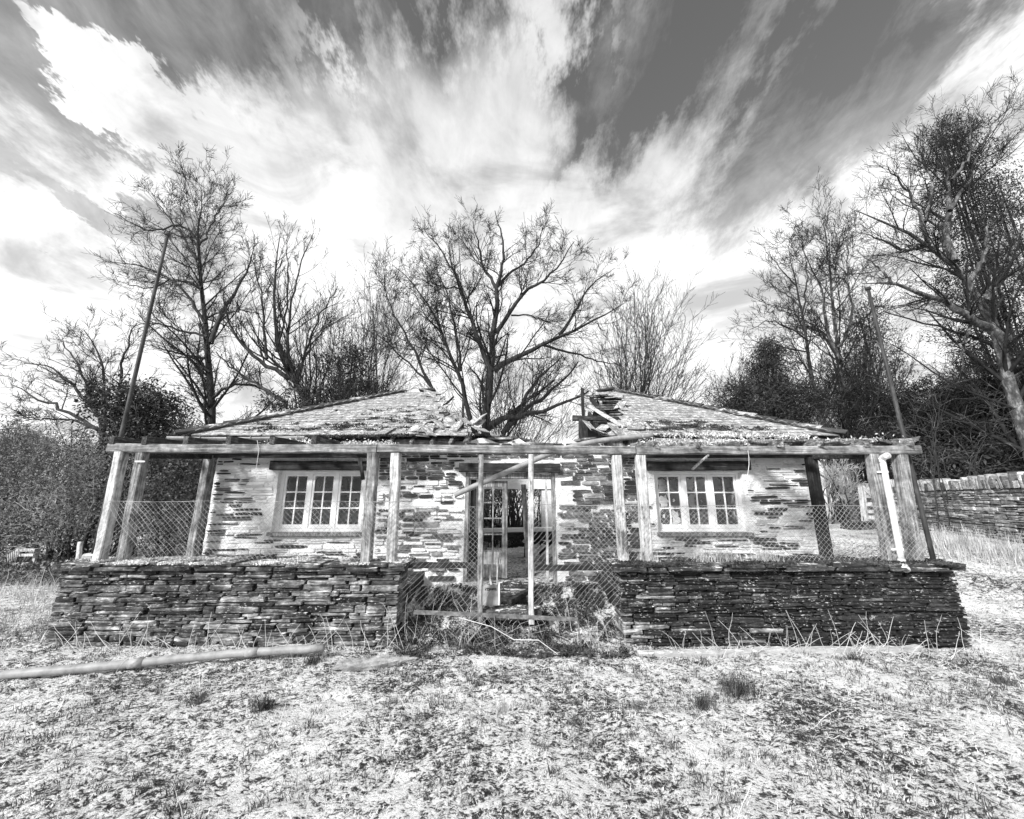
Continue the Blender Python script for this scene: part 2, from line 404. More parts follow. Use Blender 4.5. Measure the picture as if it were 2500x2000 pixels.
# irregular stones: a few shapes shared by all copies (x length, y depth with the face at -0.5, z height)
def stone_proto(seed, lens=False):
    r = random.Random(seed); n = 10; ring = []
    for k in range(n):
        q = 2 * math.pi * (k + .5) / n; c, s_ = math.cos(q), math.sin(q)
        e = .85 if lens else r.uniform(.12, .22)
        x = .5 * math.copysign(abs(c) ** e, c) * r.uniform(.9, 1.0); z = .5 * math.copysign(abs(s_) ** (e * .8), s_) * (r.uniform(.8, 1.0) if lens else r.uniform(.93, 1.0))
        ring.append((x, z))
    V = []; F = []
    cc = [(1.0, .5), (1.0, -.46), (.965, -.5 + r.uniform(0, .02))]
    for (sc, y) in cc:
        for (x, z) in ring: V.append((x * sc + (r.uniform(-.012, .012)), y + r.uniform(-.02, .02) * (y < 0), z * sc + r.uniform(-.02, .02)))
    for i in range(2):
        for k in range(n): F.append((i * n + k, i * n + (k + 1) % n, (i + 1) * n + (k + 1) % n, (i + 1) * n + k))
    V.append((r.uniform(-.2, .2), -.5 - r.uniform(-.01, .03), r.uniform(-.15, .15)))
    for k in range(n): F.append((2 * n + k, 2 * n + (k + 1) % n, 3 * n))
    return V, F
PRO = [stone_proto(i) for i in range(10)]; PROL = [stone_proto(40 + i, True) for i in range(8)]
PM = {}
def proto_mesh(name, i, mat, lens=False):
    k = (name, i, mat, lens)
    if k not in PM:
        V, F = (PROL if lens else PRO)[i % (8 if lens else 10)]
        me = bpy.data.meshes.new(name); me.from_pydata(V, [], F); me.update(); me.materials.append(MATS[mat]); PM[k] = me
    return PM[k]
def place_stones(lst, parent, name, limit=300, restname=None, stats=None):
    """lst of (score, centre, size, rotation, material, lens); the largest become pieces of their own, the rest one mass"""
    lst = sorted(lst, key=lambda a: -a[0]); rest = {}
    for j, (sc, c, s_, rot, mat, lens) in enumerate(lst):
        M = Matrix.LocRotScale(Vector([float(v) for v in c]), Euler(rot), Vector(s_)); i = (j * 7) % 10
        if j < limit:
            o = bpy.data.objects.new(name, proto_mesh(name, i, mat, lens)); o.matrix_basis = M; link(o, parent, M)
        else:
            V, F = (PROL if lens else PRO)[i % (8 if lens else 10)]
            rest.setdefault(mat, MB()).add([M @ Vector(v) for v in V], F)
    for mat, mb in rest.items():
        o = mb.build(restname or ('small_' + name), mat, parent); o['kind'] = 'stuff'
def courses(r, L, H, ch, ln, gap=.006, wave=0):
    """rows of random stones over a face L x H: (x, z, length, height)"""
    out = []; z = 0
    while z < H - .015:
        h = min(r.uniform(ch[0], ch[0] * .5 + ch[1] * .5) if r.random() < .4 else r.uniform(*ch), H - z); x = -r.uniform(0, .2); n0 = len(out); ph = r.uniform(0, 6)
        while x < L:
            l = r.uniform(*ln) * (.6 + .5 * h / ch[1]); a, b = max(x, 0), min(x + l, L)
            if b - a > .05:
                if h > ch[1] * .55 and r.random() < .42:
                    k = r.uniform(.35, .65); out.append(((a + b) / 2, z + h * k / 2, b - a - gap, h * k - gap * .7)); out.append(((a + b) / 2, z + h * k + h * (1 - k) / 2, b - a - gap, h * (1 - k) - gap * .7))
                else: out.append(((a + b) / 2, z + h / 2, b - a - gap, h - gap * .7))
            x += l
        if wave: out[n0:] = [(a, b + wave * math.sin(a * 1.9 + ph * .2 + z * 3) * min(1, z / .12) * (1 - z / H), c, d) for (a, b, c, d) in out[n0:]]
        z += h
    return out
# ------------------------------------------------------------------ ground
def spaced(lo, hi, d0, d1, st, far):
    a = list(np.arange(d0, d1, st)); x, s_ = d1, st
    while x < hi: a.append(x); s_ *= 1.18; x += s_
    a.append(hi); x, s_ = d0, st; pre = []
    while x > lo: s_ *= 1.18; x -= s_; pre.append(x)
    return np.array(pre[::-1] + a)
xs = spaced(-240, 240, -8, 8, .055, 0); ys = spaced(-12, 420, 1.6, 7.2, .05, 0)
X, Y = np.meshgrid(xs, ys); Z = hgtn(X, Y)
nearm = ss(9, 6.5, Y) * ss(10, 7.5, np.abs(X))
Z = Z + nearm * (.022 * (vnoise(X * 22, Y * 22, 4) - .5) + .03 * np.maximum(vnoise(X * 5, Y * 5, 6) - .62, 0))
i = np.arange(len(ys) - 1)[:, None] * len(xs) + np.arange(len(xs) - 1)[None]
F = np.stack((i, i + 1, i + 1 + len(xs), i + len(xs)), -1).reshape(-1, 4)
o = npobj('ground', np.stack((X, Y, Z), -1).reshape(-1, 3), F, 'ground', None, True)
tag(o, 'frosty grass field in front of and around the ruined cottage', 'ground', None, 'structure')

# ------------------------------------------------------------------ the cottage
HX0, HX1, HY0, HY1 = -5.0, 4.98, 6.65, 11.45
WT = .42                                  # wall thickness
EY0, EZ = 6.3, 2.68; RY, RZ = 9.06, 4.18; EX0, EX1 = -5.37, 5.35
house = thing('stone_cottage', 'derelict low stone cottage with a collapsed middle roof and two white windows', 'cottage', (0, 9, 0))
rr = random.Random(3)
WL = (-3.93, -2.47, 1.10, 2.16); WR = (2.39, 3.87, 1.10, 2.15); DR = (-.78, .72, .36, 2.14)
def wall_sheet(name, a0, a1, z0, z1, opens, mapf, mat, step=.1, thick=WT, jit=.012, parent=house, topf=None):
    """an uneven masonry wall with openings; mapf(a, depth, z) gives a world point"""
    def brk(lo, hi, extra):
        v = sorted(set([lo, hi] + [e for e in extra if lo < e < hi])); out = []
        for p, q in zip(v, v[1:]):
            n = max(1, round((q - p) / step)); out += list(np.linspace(p, q, n, endpoint=False))
        return out + [hi]
    A = brk(a0, a1, [e for o_ in opens for e in o_[:2]]); Zs = brk(z0, z1, [e for o_ in opens for e in o_[2:]])
    mb = MB(); V = []; nA, nZ = len(A), len(Zs); r = random.Random(7)
    for d in (0, thick):
        for z in Zs:
            for a in A:
                zz = z
                if topf: zz = z0 + (z - z0) * (topf(a) - z0) / (z1 - z0)
                V.append(mapf(a, d + r.uniform(-jit, jit), zz))
    solid = lambda i_, j_: 0 <= i_ < nA - 1 and 0 <= j_ < nZ - 1 and not any(o_[0] - 1e-6 <= (A[i_] + A[i_ + 1]) / 2 <= o_[1] + 1e-6 and o_[2] <= (Zs[j_] + Zs[j_ + 1]) / 2 <= o_[3] for o_ in opens)
    F = []; b = nA * nZ; q = lambda i_, j_: j_ * nA + i_
    for j_ in range(nZ - 1):
        for i_ in range(nA - 1):
            if not solid(i_, j_): continue
            c = (q(i_, j_), q(i_ + 1, j_), q(i_ + 1, j_ + 1), q(i_, j_ + 1)); F.append(c); F.append(tuple(b + k for k in c[::-1]))
            for (di, dj, e0, e1) in ((-1, 0, 0, 3), (1, 0, 1, 2), (0, -1, 0, 1), (0, 1, 3, 2)):
                if not solid(i_ + di, j_ + dj): F.append((c[e0], c[e1], b + c[e1], b + c[e0]))
    return mb.add(V, F).build(name, mat, parent)
def front_top(x): return 2.60 if abs(x) > 1.7 else 2.66 + .05 * math.sin(x * 9) - .07 * (.2 < x < .9)
wall_front = wall_sheet('front_wall', HX0, HX1, .05, 2.62, [WL, WR, DR], lambda a, d, z: (a, HY0 + d, z), 'mortar', topf=front_top)
RD = (-.80, .82, .30, 1.95)
wall_rear = wall_sheet('rear_wall', HX0, HX1, .05, 2.5, [RD], lambda a, d, z: (a, HY1 - d, z), 'mortar', step=.2)
wall_sheet('side_wall', HY0 + WT, HY1 - WT, .05, 2.55, [], lambda a, d, z: (HX0 + d, a, z), 'mortar', step=.2)
wall_sheet('side_wall', HY0 + WT, HY1 - WT, .05, 2.55, [], lambda a, d, z: (HX1 - d, a, z), 'mortar', step=.2)
for xp in (-1.9, 1.95):
    wall_sheet('partition_wall', HY0 + WT, HY1 - WT, .05, 2.5, [], lambda a, d, z, xp=xp: (xp + d, a, z), 'rubble_stone', step=.2, thick=.2)
# slate pieces showing in the front wall: thin dark slivers in the pointing of the wings, closer coursed rubble round the door
stones = []
def clear(x0, x1, z0, z1, pad=.01): return not any(x1 > o_[0] - pad and x0 < o_[1] + pad and z1 > o_[2] - pad and z0 < o_[3] + pad for o_ in (WL, WR, (DR[0], DR[1], 0, DR[3] + .17), (WL[0] - .15, WL[1] + .15, WL[3], WL[3] + .17), (WR[0] - .15, WR[1] + .15, WR[3], WR[3] + .17)))
for (xa, xb) in ((HX0 + .02, -2.25), (2.15, HX1 - .02)):
    for (x, z, l, h) in courses(rr, xb - xa, 2.1, (.034, .085), (.12, .55), .013, .012):
        x += xa; z += .44
        if not clear(x - l / 2, x + l / 2, z - h / 2, z + h / 2): continue
        dk = rr.random() < (.38 if xa > 0 else .33); th = rr.uniform(.6, 1) if dk else 1
        stones.append((l * h * (1.6 if dk else .7), (x, HY0 + (.016 if dk else .026) + rr.uniform(-.006, .006), z), (l, .08, h * th), (0, rr.uniform(-.03, .03), 0), 'house_slate' if dk else 'pale_stone', rr.random() < (.6 if dk else .4)))
    z = 9
    while z < 2.55:
        h = rr.uniform(.035, .09); x = xa + rr.uniform(0, .35)
        while x < xb - .05:
            l = min(rr.choice((.12, .18, .26, .34, .46)) * rr.uniform(.8, 1.3), xb - x); hh = h * rr.uniform(.5, 1.0)
            if l > .07 and clear(x, x + l, z, z + hh):
                stones.append((l * hh, (x + l / 2, HY0 + .018, z + hh / 2), (l, .075, hh), (0, rr.uniform(-.03, .03), 0), 'house_slate', rr.random() < .7))
            x += l + rr.choice((.04, .1, .18, .3, .45)) * rr.uniform(.6, 1.3)
        z += h * .8 + rr.uniform(.008, .04)
for (x, z, l, h) in courses(rr, 4.38, 2.2, (.035, .095), (.12, .42), .012):
    x -= 2.24; z += .42
    if not clear(x - l / 2, x + l / 2, z - h / 2, z + h / 2): continue
    pal = x < -.85 and z < 2.0; keep = .8 if pal else .93
    if rr.random() > keep: continue
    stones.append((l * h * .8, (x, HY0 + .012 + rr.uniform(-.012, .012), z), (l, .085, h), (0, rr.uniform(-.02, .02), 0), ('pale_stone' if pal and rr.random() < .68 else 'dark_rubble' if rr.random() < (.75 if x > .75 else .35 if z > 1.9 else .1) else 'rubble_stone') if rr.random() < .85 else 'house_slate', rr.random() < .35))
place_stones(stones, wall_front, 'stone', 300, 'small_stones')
# loose slabs lying along the broken wall head
for k in range(26):
    x = -1.25 + 2.6 * rr.random(); l = rr.uniform(.2, .6)
    mb = MB().beam((x - l / 2, HY0 + rr.uniform(.05, .35), front_top(x) + rr.uniform(.0, .08)), (x + l / 2, HY0 + rr.uniform(.05, .35), front_top(x) + rr.uniform(.0, .09)), rr.uniform(.15, .3), rr.uniform(.018, .04), 3, .008, rng=rr)
    mb.build('loose_slab', 'grey_slate', house)
# lintels, fascias and plates
MB().beam((WL[0] - .12, HY0 - .03, WL[3] + .075), (WL[1] + .1, HY0 - .03, WL[3] + .07), .12, .15, 6, .004, rng=rr).build('lintel', 'dark_beam', house)
MB().beam((WR[0] - .12, HY0 - .03, WR[3] + .075), (WR[1] + .12, HY0 - .03, WR[3] + .08), .12, .15, 6, .004, rng=rr).build('lintel', 'dark_beam', house)
MB().beam((-.88, HY0 - .05, 2.20), (.80, HY0 - .05, 2.19), .10, .15, 8, .004, rng=rr).build('lintel', 'dark_beam', house)['label'] = 'dark plank lintel over the open doorway'
for (xa, xb) in ((-5.2, -1.9), (1.62, 5.2)):
    MB().beam((xa, EY0 + .17, 2.5), (xb, EY0 + .17, 2.5), .04, .3, 8, .004, rng=rr).build('soffit_board', 'dark_beam', house)
MB().beam((-2.02, EY0 + .10, 2.57), (-.72, EY0 + .14, 2.53), .03, .17, 5, .005, rng=rr).build('fascia_board', 'beam_wood', house)
MB().beam((1.5, EY0 + .1, 2.6), (2.55, EY0 + .1, 2.6), .03, .16, 5, .004, rng=rr).build('fascia_board', 'brown_wood', house)
for (xa, xb) in ((-5.35, -3.75), (4.0, 5.35)):          # plinth slabs along the wall foot
    x = xa
    while x < xb - .1:
        l = min(rr.uniform(.45, .8), xb - x)
        MB().beam((x + .01, 6.42, .775), (x + l - .01, 6.42, .78 + rr.uniform(-.01, .01)), .36, .085, 4, .008, rng=rr).build('plinth_slab', 'moss_coping', house); x += l
    MB().box(xa, xb, 6.28, 6.6, .1, .735).build('plinth', 'dark_core', house)
# windows
def window(wx0, wx1, wz0, wz1, seed, lab):
    r = random.Random(seed); win = part('window', house); win['label'] = lab; y = HY0 + .10
    fr = MB(); t = .055
    fr.box(wx0, wx0 + t, y, y + .08, wz0 + .07, wz1); fr.box(wx1 - t, wx1, y, y + .08, wz0 + .07, wz1)
    fr.box(wx0 + t, wx1 - t, y, y + .08, wz1 - t, wz1); fr.box(wx0 + t, wx1 - t, y, y + .08, wz0 + .07, wz0 + .11)
    cw = (wx1 - wx0 - 2 * t) / 3
    for k in (1, 2): fr.box(wx0 + t + cw * k - .028, wx0 + t + cw * k + .028, y, y + .075, wz0 + .11, wz1 - t)
    fr.build('frame', 'white_paint', win)
    MB().beam((wx0 - .03, HY0 + .03, wz0 + .03), (wx1 + .03, HY0 + .03, wz0 + .03), .2, .055, 6, .003, rng=r).build('sill', 'brown_wood', win)
    MB().box(wx0 + .002, wx1 - .002, y - .03, y + .08, wz0 + .058, wz0 + .069).build('drip_board', 'white_paint', win)
    for k in range(3):
        a0 = wx0 + t + cw * k + (.03 if k else .004); a1 = wx0 + t + cw * (k + 1) - (.03 if k < 2 else .004); z0 = wz0 + .113; z1 = wz1 - t - .003
        cs = MB(); s_ = .036; y0 = y + .01
        cs.box(a0, a0 + s_, y0, y0 + .045, z0, z1); cs.box(a1 - s_, a1, y0, y0 + .045, z0, z1); cs.box(a0 + s_, a1 - s_, y0, y0 + .045, z1 - s_, z1); cs.box(a0 + s_, a1 - s_, y0, y0 + .045, z0, z0 + .06)
        ib = (a0 + s_, a1 - s_, z0 + .06, z1 - s_); xm = (ib[0] + ib[1]) / 2; hz = (ib[3] - ib[2]) / 3
        cs.box(xm - .010, xm + .010, y0 + .006, y0 + .036, ib[2], ib[3])
        for q in (1, 2):
            for (u0, u1) in ((ib[0], xm - .010), (xm + .010, ib[1])): cs.box(u0, u1, y0 + .007, y0 + .035, ib[2] + hz * q - .010, ib[2] + hz * q + .010)
        cs.build('casement', 'white_paint', win)
        for ci in range(2):
            for ri in range(3):
                p0, p1 = (ib[0], xm - .01) if ci == 0 else (xm + .01, ib[1]); q0 = ib[2] + hz * ri + (.01 if ri else 0); q1 = ib[2] + hz * (ri + 1) - (.01 if ri < 2 else 0)
                cx, cz = (p0 + p1) / 2 + r.uniform(-.03, .03), (q0 + q1) / 2 + r.uniform(-.03, .03); n = 14; V = []; F = []; gy = y0 + .022
                big = r.random()
                for kk in range(n):
                    an = 2 * math.pi * (kk + r.uniform(-.3, .3)) / n; dx, dz = math.cos(an), math.sin(an)
                    tt = min(((p1 if dx > 0 else p0) - cx) / dx if abs(dx) > 1e-6 else 9, ((q1 if dz > 0 else q0) - cz) / dz if abs(dz) > 1e-6 else 9)
                    inn = tt * (min(.97, r.uniform(.55, 1.05)) if big > .25 else r.uniform(.12, .3))
                    V += [(cx + dx * tt, gy, cz + dz * tt), (cx + dx * inn, gy, cz + dz * inn), (cx + dx * tt, gy + .003, cz + dz * tt), (cx + dx * inn, gy + .003, cz + dz * inn)]
                for kk in range(n):
                    a, c = kk * 4, ((kk + 1) % n) * 4
                    F += [(a, c, c + 1, a + 1), (a + 3, c + 3, c + 2, a + 2), (a + 1, c + 1, c + 3, a + 3)]
                MB().add(V, F).build('pane', 'glass', win)
window(*WL, 5, 'white three-light window with broken panes in the wall left of the doorway')
window(*WR, 6, 'white three-light window with broken panes in the wall right of the doorway')
# doorway
dfr = part('door_frame', house)
MB().beam((-.745, HY0 + .05, .40), (-.745, HY0 + .05, 2.12), .06, .12, 5, .003, rng=rr).build('jamb', 'brown_wood', dfr)
MB().beam((.69, HY0 + .05, .40), (.69, HY0 + .05, 2.12), .06, .12, 5, .003, rng=rr).build('jamb', 'brown_wood', dfr)
MB().beam((-.71, HY0 + .05, 2.07), (.655, HY0 + .05, 2.065), .1, .10, 5, .003, rng=rr).build('head', 'brown_wood', dfr)
MB().beam((.575, HY0 + .06, .40), (.575, HY0 + .06, 2.01), .035, .07, 5, .003, rng=rr).build('mullion', 'silver_wood', dfr)
MB().beam((-.655, HY0 + .1, .45), (-.655, HY0 + .1, 2.01), .09, .05, 5, .003, rng=rr).build('side_panel', 'dark_wood', dfr)
door = part('door', house); door['label'] = 'glazed door leaf missing its panes'
dx0, dx1, dz0, dz1, dy = -.565, -.075, .44, 1.985, HY0 + .12
fm = MB()
fm.beam((dx0 + .045, dy, dz0), (dx0 + .045, dy, dz1), .09, .045, 5, .002, rng=rr); fm.beam((dx1 - .045, dy, dz0), (dx1 - .045, dy, dz1), .09, .045, 5, .002, rng=rr)
fm.beam((dx0 + .09, dy, dz1 - .05), (dx1 - .09, dy, dz1 - .05), .045, .1, 3, .002, rng=rr); fm.beam((dx0 + .09, dy, dz0 + .11), (dx1 - .09, dy, dz0 + .11), .045, .2, 3, .002, rng=rr)
fm.build('leaf_frame', 'brown_wood', door)
gx = (dx0 + dx1) / 2; gz0 = .86; gz1 = dz1 - .1
gb = MB().box(gx - .011, gx + .011, dy - .015, dy + .015, dz0 + .21, gz1)
for k in range(4):
    zz = gz0 + (gz1 - gz0) * k / 4
    for (u0, u1) in ((dx0 + .09, gx - .011), (gx + .011, dx1 - .09)): gb.box(u0, u1, dy - .013, dy + .013, zz - .011, zz + .011)
gb.build('glazing_bars', 'brown_wood', door)
for (u0, u1) in ((dx0 + .09, gx - .012), (gx + .012, dx1 - .09)): MB().box(u0, u1, dy - .006, dy + .006, dz0 + .21, gz0 - .012).build('panel', 'silver_wood', door)
MB().beam(P(1278, 1183, 7.2), P(1291, 1402, 7.25), .085, .07, 6, .006, rng=rr).build('leaning_stud', 'brown_wood', house)
MB().box(RD[0] - .3, RD[1] + .3, HY1 - WT - .05, HY1 - WT - .012, 1.95, 2.10).build('rear_lintel', 'white_paint', house)
# fallen timber and plaster inside the open middle room
floor = thing('fallen_timbers', 'jumble of fallen rafters and planks inside the open doorway', 'timber', (0, 9, .4))
for k in range(16):
    a = rr.uniform(0, math.pi); l = rr.uniform(.5, 1.1); c = np.array((rr.uniform(-1.0, 1.05), rr.uniform(8.4, 10.4), .5 + rr.uniform(0, .45)))
    d = np.array((math.cos(a) * l / 2, math.sin(a) * l * .35, rr.uniform(-.25, .3)))
    MB().beam(c - d, c + d, .09, .06, 4, .006, rng=rr).build('rafter', rr.choice(('dark_wood', 'dark_beam', 'rafter_wood')), floor)
MB().beam((-1.2, 9.0, .99), (1.25, 9.2, 1.03), .16, .09, 6, .004, rng=rr).build('plank', 'white_paint', floor)
MB().beam((-1.1, 9.6, .80), (1.0, 9.4, .93), .1, .2, 6, .006, rng=rr).build('plank', 'dark_beam', floor)
# ---- roof
roof = part('roof', house)
pit = math.atan2(RZ - EZ, RY - EY0); SL = math.hypot(RZ - EZ, RY - EY0); cpi, spi = math.cos(pit), math.sin(pit)
def holeL(s_): return np.interp(s_, [0, .35, .6, 1.2, 1.8, 2.5, SL], [-.72, -1.02, -1.2, -1.36, -1.48, -1.62, -1.74])
def holeR(s_): return np.interp(s_, [0, .25, .7, 1.5, 2.2, 2.7, SL], [1.42, 1.62, 1.98, 2.22, 2.34, 2.2, 1.95])
def hipL(s_): return EX0 + s_ * cpi
def hipR(s_): return EX1 - s_ * cpi
# sarking boards under the slates
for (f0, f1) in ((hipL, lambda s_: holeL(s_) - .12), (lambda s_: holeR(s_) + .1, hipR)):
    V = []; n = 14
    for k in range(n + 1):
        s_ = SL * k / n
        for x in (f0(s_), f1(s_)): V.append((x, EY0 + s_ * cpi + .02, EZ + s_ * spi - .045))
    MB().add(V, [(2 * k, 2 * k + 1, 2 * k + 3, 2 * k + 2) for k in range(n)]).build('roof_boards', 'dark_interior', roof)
# rear and end slopes
mb = MB(); RX0, RX1 = EX0 + (RY - EY0), EX1 - (RY - EY0); ye = 2 * RY - EY0
mb.add([(EX0, EY0, EZ - .03), (EX0, ye, EZ - .03), (RX0, RY, RZ - .03)], [(0, 2, 1)])
mb.add([(EX1, EY0, EZ - .03), (EX1, ye, EZ - .03), (RX1, RY, RZ - .03)], [(0, 1, 2)])
mb.add([(EX0, ye, EZ - .03), (-1.6, ye, EZ - .03), (-1.75, RY, RZ - .03), (RX0, RY, RZ - .03)], [(0, 1, 2, 3)])
mb.add([(EX1, ye, EZ - .03), (1.9, ye, EZ - .03), (2.1, RY, RZ - .03), (RX1, RY, RZ - .03)], [(3, 2, 1, 0)])
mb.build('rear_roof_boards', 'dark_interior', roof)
sl_r = random.Random(12)
def slate_proto(seed):
    r = random.Random(seed); c1, c2 = r.uniform(-.12, .1), r.uniform(-.12, .1)
    top = [(-.5, c1 * .3), (-.16, c1 * .2 + r.uniform(-.03, .03)), (.2, r.uniform(-.04, .03)), (.5, c2 * .3), (.5, 1), (-.5, 1)]
    V = [(x, y, .5) for x, y in top] + [(x, y, -.5) for x, y in top]
    F = [tuple(range(6)), tuple(range(11, 5, -1))] + [(k, k + 6, (k + 1) % 6 + 6, (k + 1) % 6) for k in range(6)]
    return V, F
SP = [slate_proto(k) for k in range(8)]; SPM = []
for V, F in SP:
    me = bpy.data.meshes.new('slate'); me.from_pydata(V, [], F); me.update(); me.materials.append(MATS['roof_slate']); SPM.append(me)
slates = []
GA = .143
rows = int(SL / GA)
for k in range(rows):
    s_ = k * GA
    for (x0, x1) in ((hipL(s_) + .03, holeL(s_) + sl_r.uniform(-.12, .1)), (holeR(s_) + sl_r.uniform(-.1, .12), hipR(s_) - .03)):
        x = x0 + sl_r.uniform(-.15, 0)
        while x < x1 - .04:
            w = sl_r.uniform(.15, .26) * (1.15 if k < 8 else .95); a, b = max(x, x0), min(x + w, x1)
            edge = (x1 == b and x0 < 0) or (a == x0 and x0 > 0)
            if b - a > .05 and not (sl_r.random() < .012):
                loose = sl_r.random() < .02 or (edge and sl_r.random() < .5)
                rot = (pit - .075 + sl_r.uniform(-.015, .02) + (sl_r.uniform(-.1, .25) if loose else 0), sl_r.uniform(-.015, .015), sl_r.uniform(-.02, .02) + (sl_r.uniform(-.5, .5) if loose else 0))
                slates.append((( b - a) * (40 - k), ((a + b) / 2, EY0 - .04 + s_ * cpi, EZ + s_ * spi + .015 + (.015 if loose else 0) + sl_r.uniform(-.004, .004)), (b - a - .006, .3, sl_r.uniform(.013, .02)), rot, sl_r.randrange(8)))
            x += w
# slates slipped over the eave and heaped at the broken edges
for k in range(34):
    left = k % 3 < 2; x = sl_r.uniform(-1.9, -.45) if left else sl_r.uniform(1.35, 2.1); s_ = sl_r.uniform(-.15, .5) if k < 24 else sl_r.uniform(1, 3)
    if k >= 24: x = (holeL(s_) if left else holeR(s_)) + sl_r.uniform(-.25, .1)
    slates.append((99, (x, EY0 + s_ * cpi, EZ + s_ * spi + .03 + sl_r.uniform(0, .05)), (sl_r.uniform(.16, .3), .3, .012), (pit + sl_r.uniform(-.35, .3), sl_r.uniform(-.15, .15), sl_r.uniform(-1.2, 1.2)), sl_r.randrange(8)))
slates.sort(key=lambda a: -a[0]); rest = MB()
for j, (sc, c, s_, rot, pi_) in enumerate(slates):
    M = Matrix.LocRotScale(Vector([float(v) for v in c]), Euler(rot), Vector(s_))
    if j < 300:
        o = bpy.data.objects.new('slate', SPM[pi_]); o.matrix_basis = M; link(o, roof, M)
    else: rest.add([M @ Vector(v) for v in SP[pi_][0]], SP[pi_][1])
# end slopes get the same slates
for sgn, ex in ((-1, EX0), (1, EX1)):
    for k in range(rows):
        s_ = k * GA; y = EY0 + s_ * cpi
        while y < ye - s_ * cpi - .05:
            w = sl_r.uniform(.18, .28)
            M = Matrix.Translation((ex - sgn * s_ * cpi, y + w / 2, EZ + s_ * spi + .01)) @ Euler((0, 0, -sgn * math.pi / -2)).to_matrix().to_4x4() @ Euler((pit - .05, 0, 0)).to_matrix().to_4x4() @ Matrix.Diagonal((w - .006, .3, .012, 1))
            v, f = SP[sl_r.randrange(8)]; rest.add([M @ Vector(q) for q in v], f); y += w
o = rest.build('far_slates', 'roof_slate', roof); o['kind'] = 'stuff'
# hip tiles
def hips(p0, p1, n):
    p0, p1 = Vector(p0), Vector(p1); t = (p1 - p0).normalized()
    for k in range(n):
        a = p0.lerp(p1, k / n); b = p0.lerp(p1, (k + 1.12) / n); side = t.cross(Vector((0, 0, 1))).normalized(); up = side.cross(t).normalized(); w = .13; th = .022; V = []
        if up.z < 0: up = -up
        for q, lift in ((a, .075 + sl_r.uniform(0, .008)), (b, .05)):
            for (sd, dz) in ((-1, -.055), (0, .0), (1, -.055)):
                for h in (0, th): V.append(q + side * sd * w + up * (lift + dz + h))
        F = [(1, 3, 9, 7), (3, 5, 11, 9), (0, 6, 8, 2), (2, 8, 10, 4), (0, 1, 7, 6), (4, 10, 11, 5), (0, 2, 3, 1), (2, 4, 5, 3), (6, 7, 9, 8), (8, 9, 11, 10)]
        MB().add(V, F).build('hip_tile', 'roof_slate' if k % 5 == 4 else 'grey_slate' if k % 4 == 1 else 'house_slate', roof)
hips((EX0 - .05, EY0 - .05, EZ), (RX0, RY, RZ), 13); hips((EX1 + .05, EY0 - .05, EZ), (RX1, RY, RZ), 13)
MB().beam((-2.22, RY, RZ + .05), (-1.85, RY, RZ + .06), .2, .04, 3, .004, rng=rr).build('ridge_tile', 'house_slate', roof)
MB().beam((2.02, RY, RZ + .03), (2.45, RY, RZ + .09), .2, .04, 3, .004, rng=rr).build('ridge_tile', 'house_slate', roof)
# exposed timbers at the broken edges
def onr(x, s_, dz=-.06): return (x, EY0 + s_ * cpi, EZ + s_ * spi + dz)
for x, a, b in ((-1.62, -.12, 2.9), (-1.28, -.12, 1.3), (-.98, -.15, .8), (-1.95, -.12, 2), (-.75, -.1, .35), (1.52, .0, 1.6), (1.86, .0, 2.9), (2.25, 0, 3.0)):
    MB().beam(onr(x, a, -.09), onr(x + rr.uniform(-.05, .05), b, -.09), .055, .1, 5, .006, rng=rr, endcut=.03).build('rafter', 'rafter_wood' if x < 0 else 'dark_wood', roof)
for k in range(15):
    s_ = .5 + k * .17; x1 = holeR(s_) + .15; x0 = max(1.42, x1 - rr.uniform(.35, .75))
    MB().beam(onr(x0, s_, -.02), onr(x1, s_ + rr.uniform(-.02, .02), -.015), .045, .022, 3, .003, rng=rr, endcut=.03).build('batten', rr.choice(('dark_wood', 'rafter_wood', 'dark_beam')), roof)
MB().beam(onr(1.15, 1.05, .0), onr(2.0, 1.0, -.02), .1, .09, 4, .01, rng=rr).build('purlin', 'dark_beam', roof)
MB().beam(onr(1.42, 1.45, -.75), onr(1.44, 1.6, .45), .06, .06, 3, .006, rng=rr).build('broken_post', 'dark_wood', roof)
MB().beam(onr(1.30, .9, -.85), onr(1.32, .95, .0), .16, .12, 3, .006, rng=rr).build('broken_post', 'dark_wood', roof)
MB().beam(onr(1.55, 1.75, .06), onr(1.92, .3, .07), .1, .03, 4, .006, rng=rr, endcut=.05).build('split_board', 'silver_wood', roof)
MB().beam(onr(1.5, .22, .06), onr(2.1, .45, .07), .12, .02, 4, .006, rng=rr, endcut=.05).build('split_board', 'silver_wood', roof)
MB().beam(onr(2.0, 2.5, -.1), onr(2.02, 3.1, .0), .05, .06, 3, .006, rng=rr).build('split_board', 'silver_wood', roof)
for k in range(9):
    s_ = rr.uniform(.3, 2.4); x = holeL(s_) + rr.uniform(-.1, .15)
    MB().beam(onr(x, s_, .02), (x + rr.uniform(-.1, .3), EY0 + s_ * cpi + rr.uniform(-.1, .3), EZ + s_ * spi + rr.uniform(-.3, .25)), .06, .02, 3, .006, rng=rr, endcut=.04).build('split_board', rr.choice(('dark_wood', 'silver_wood', 'rafter_wood')), roof)
MB().beam(onr(-.98, 1.5, -.5), onr(-1.0, 1.7, .22), .05, .05, 3, .006, rng=rr).build('broken_post', 'dark_wood', roof)
MB().beam(onr(-1.33, 1.1, -.5), onr(-1.3, 1.2, .05), .2, .1, 3, .006, rng=rr).build('broken_post', 'dark_wood', roof)
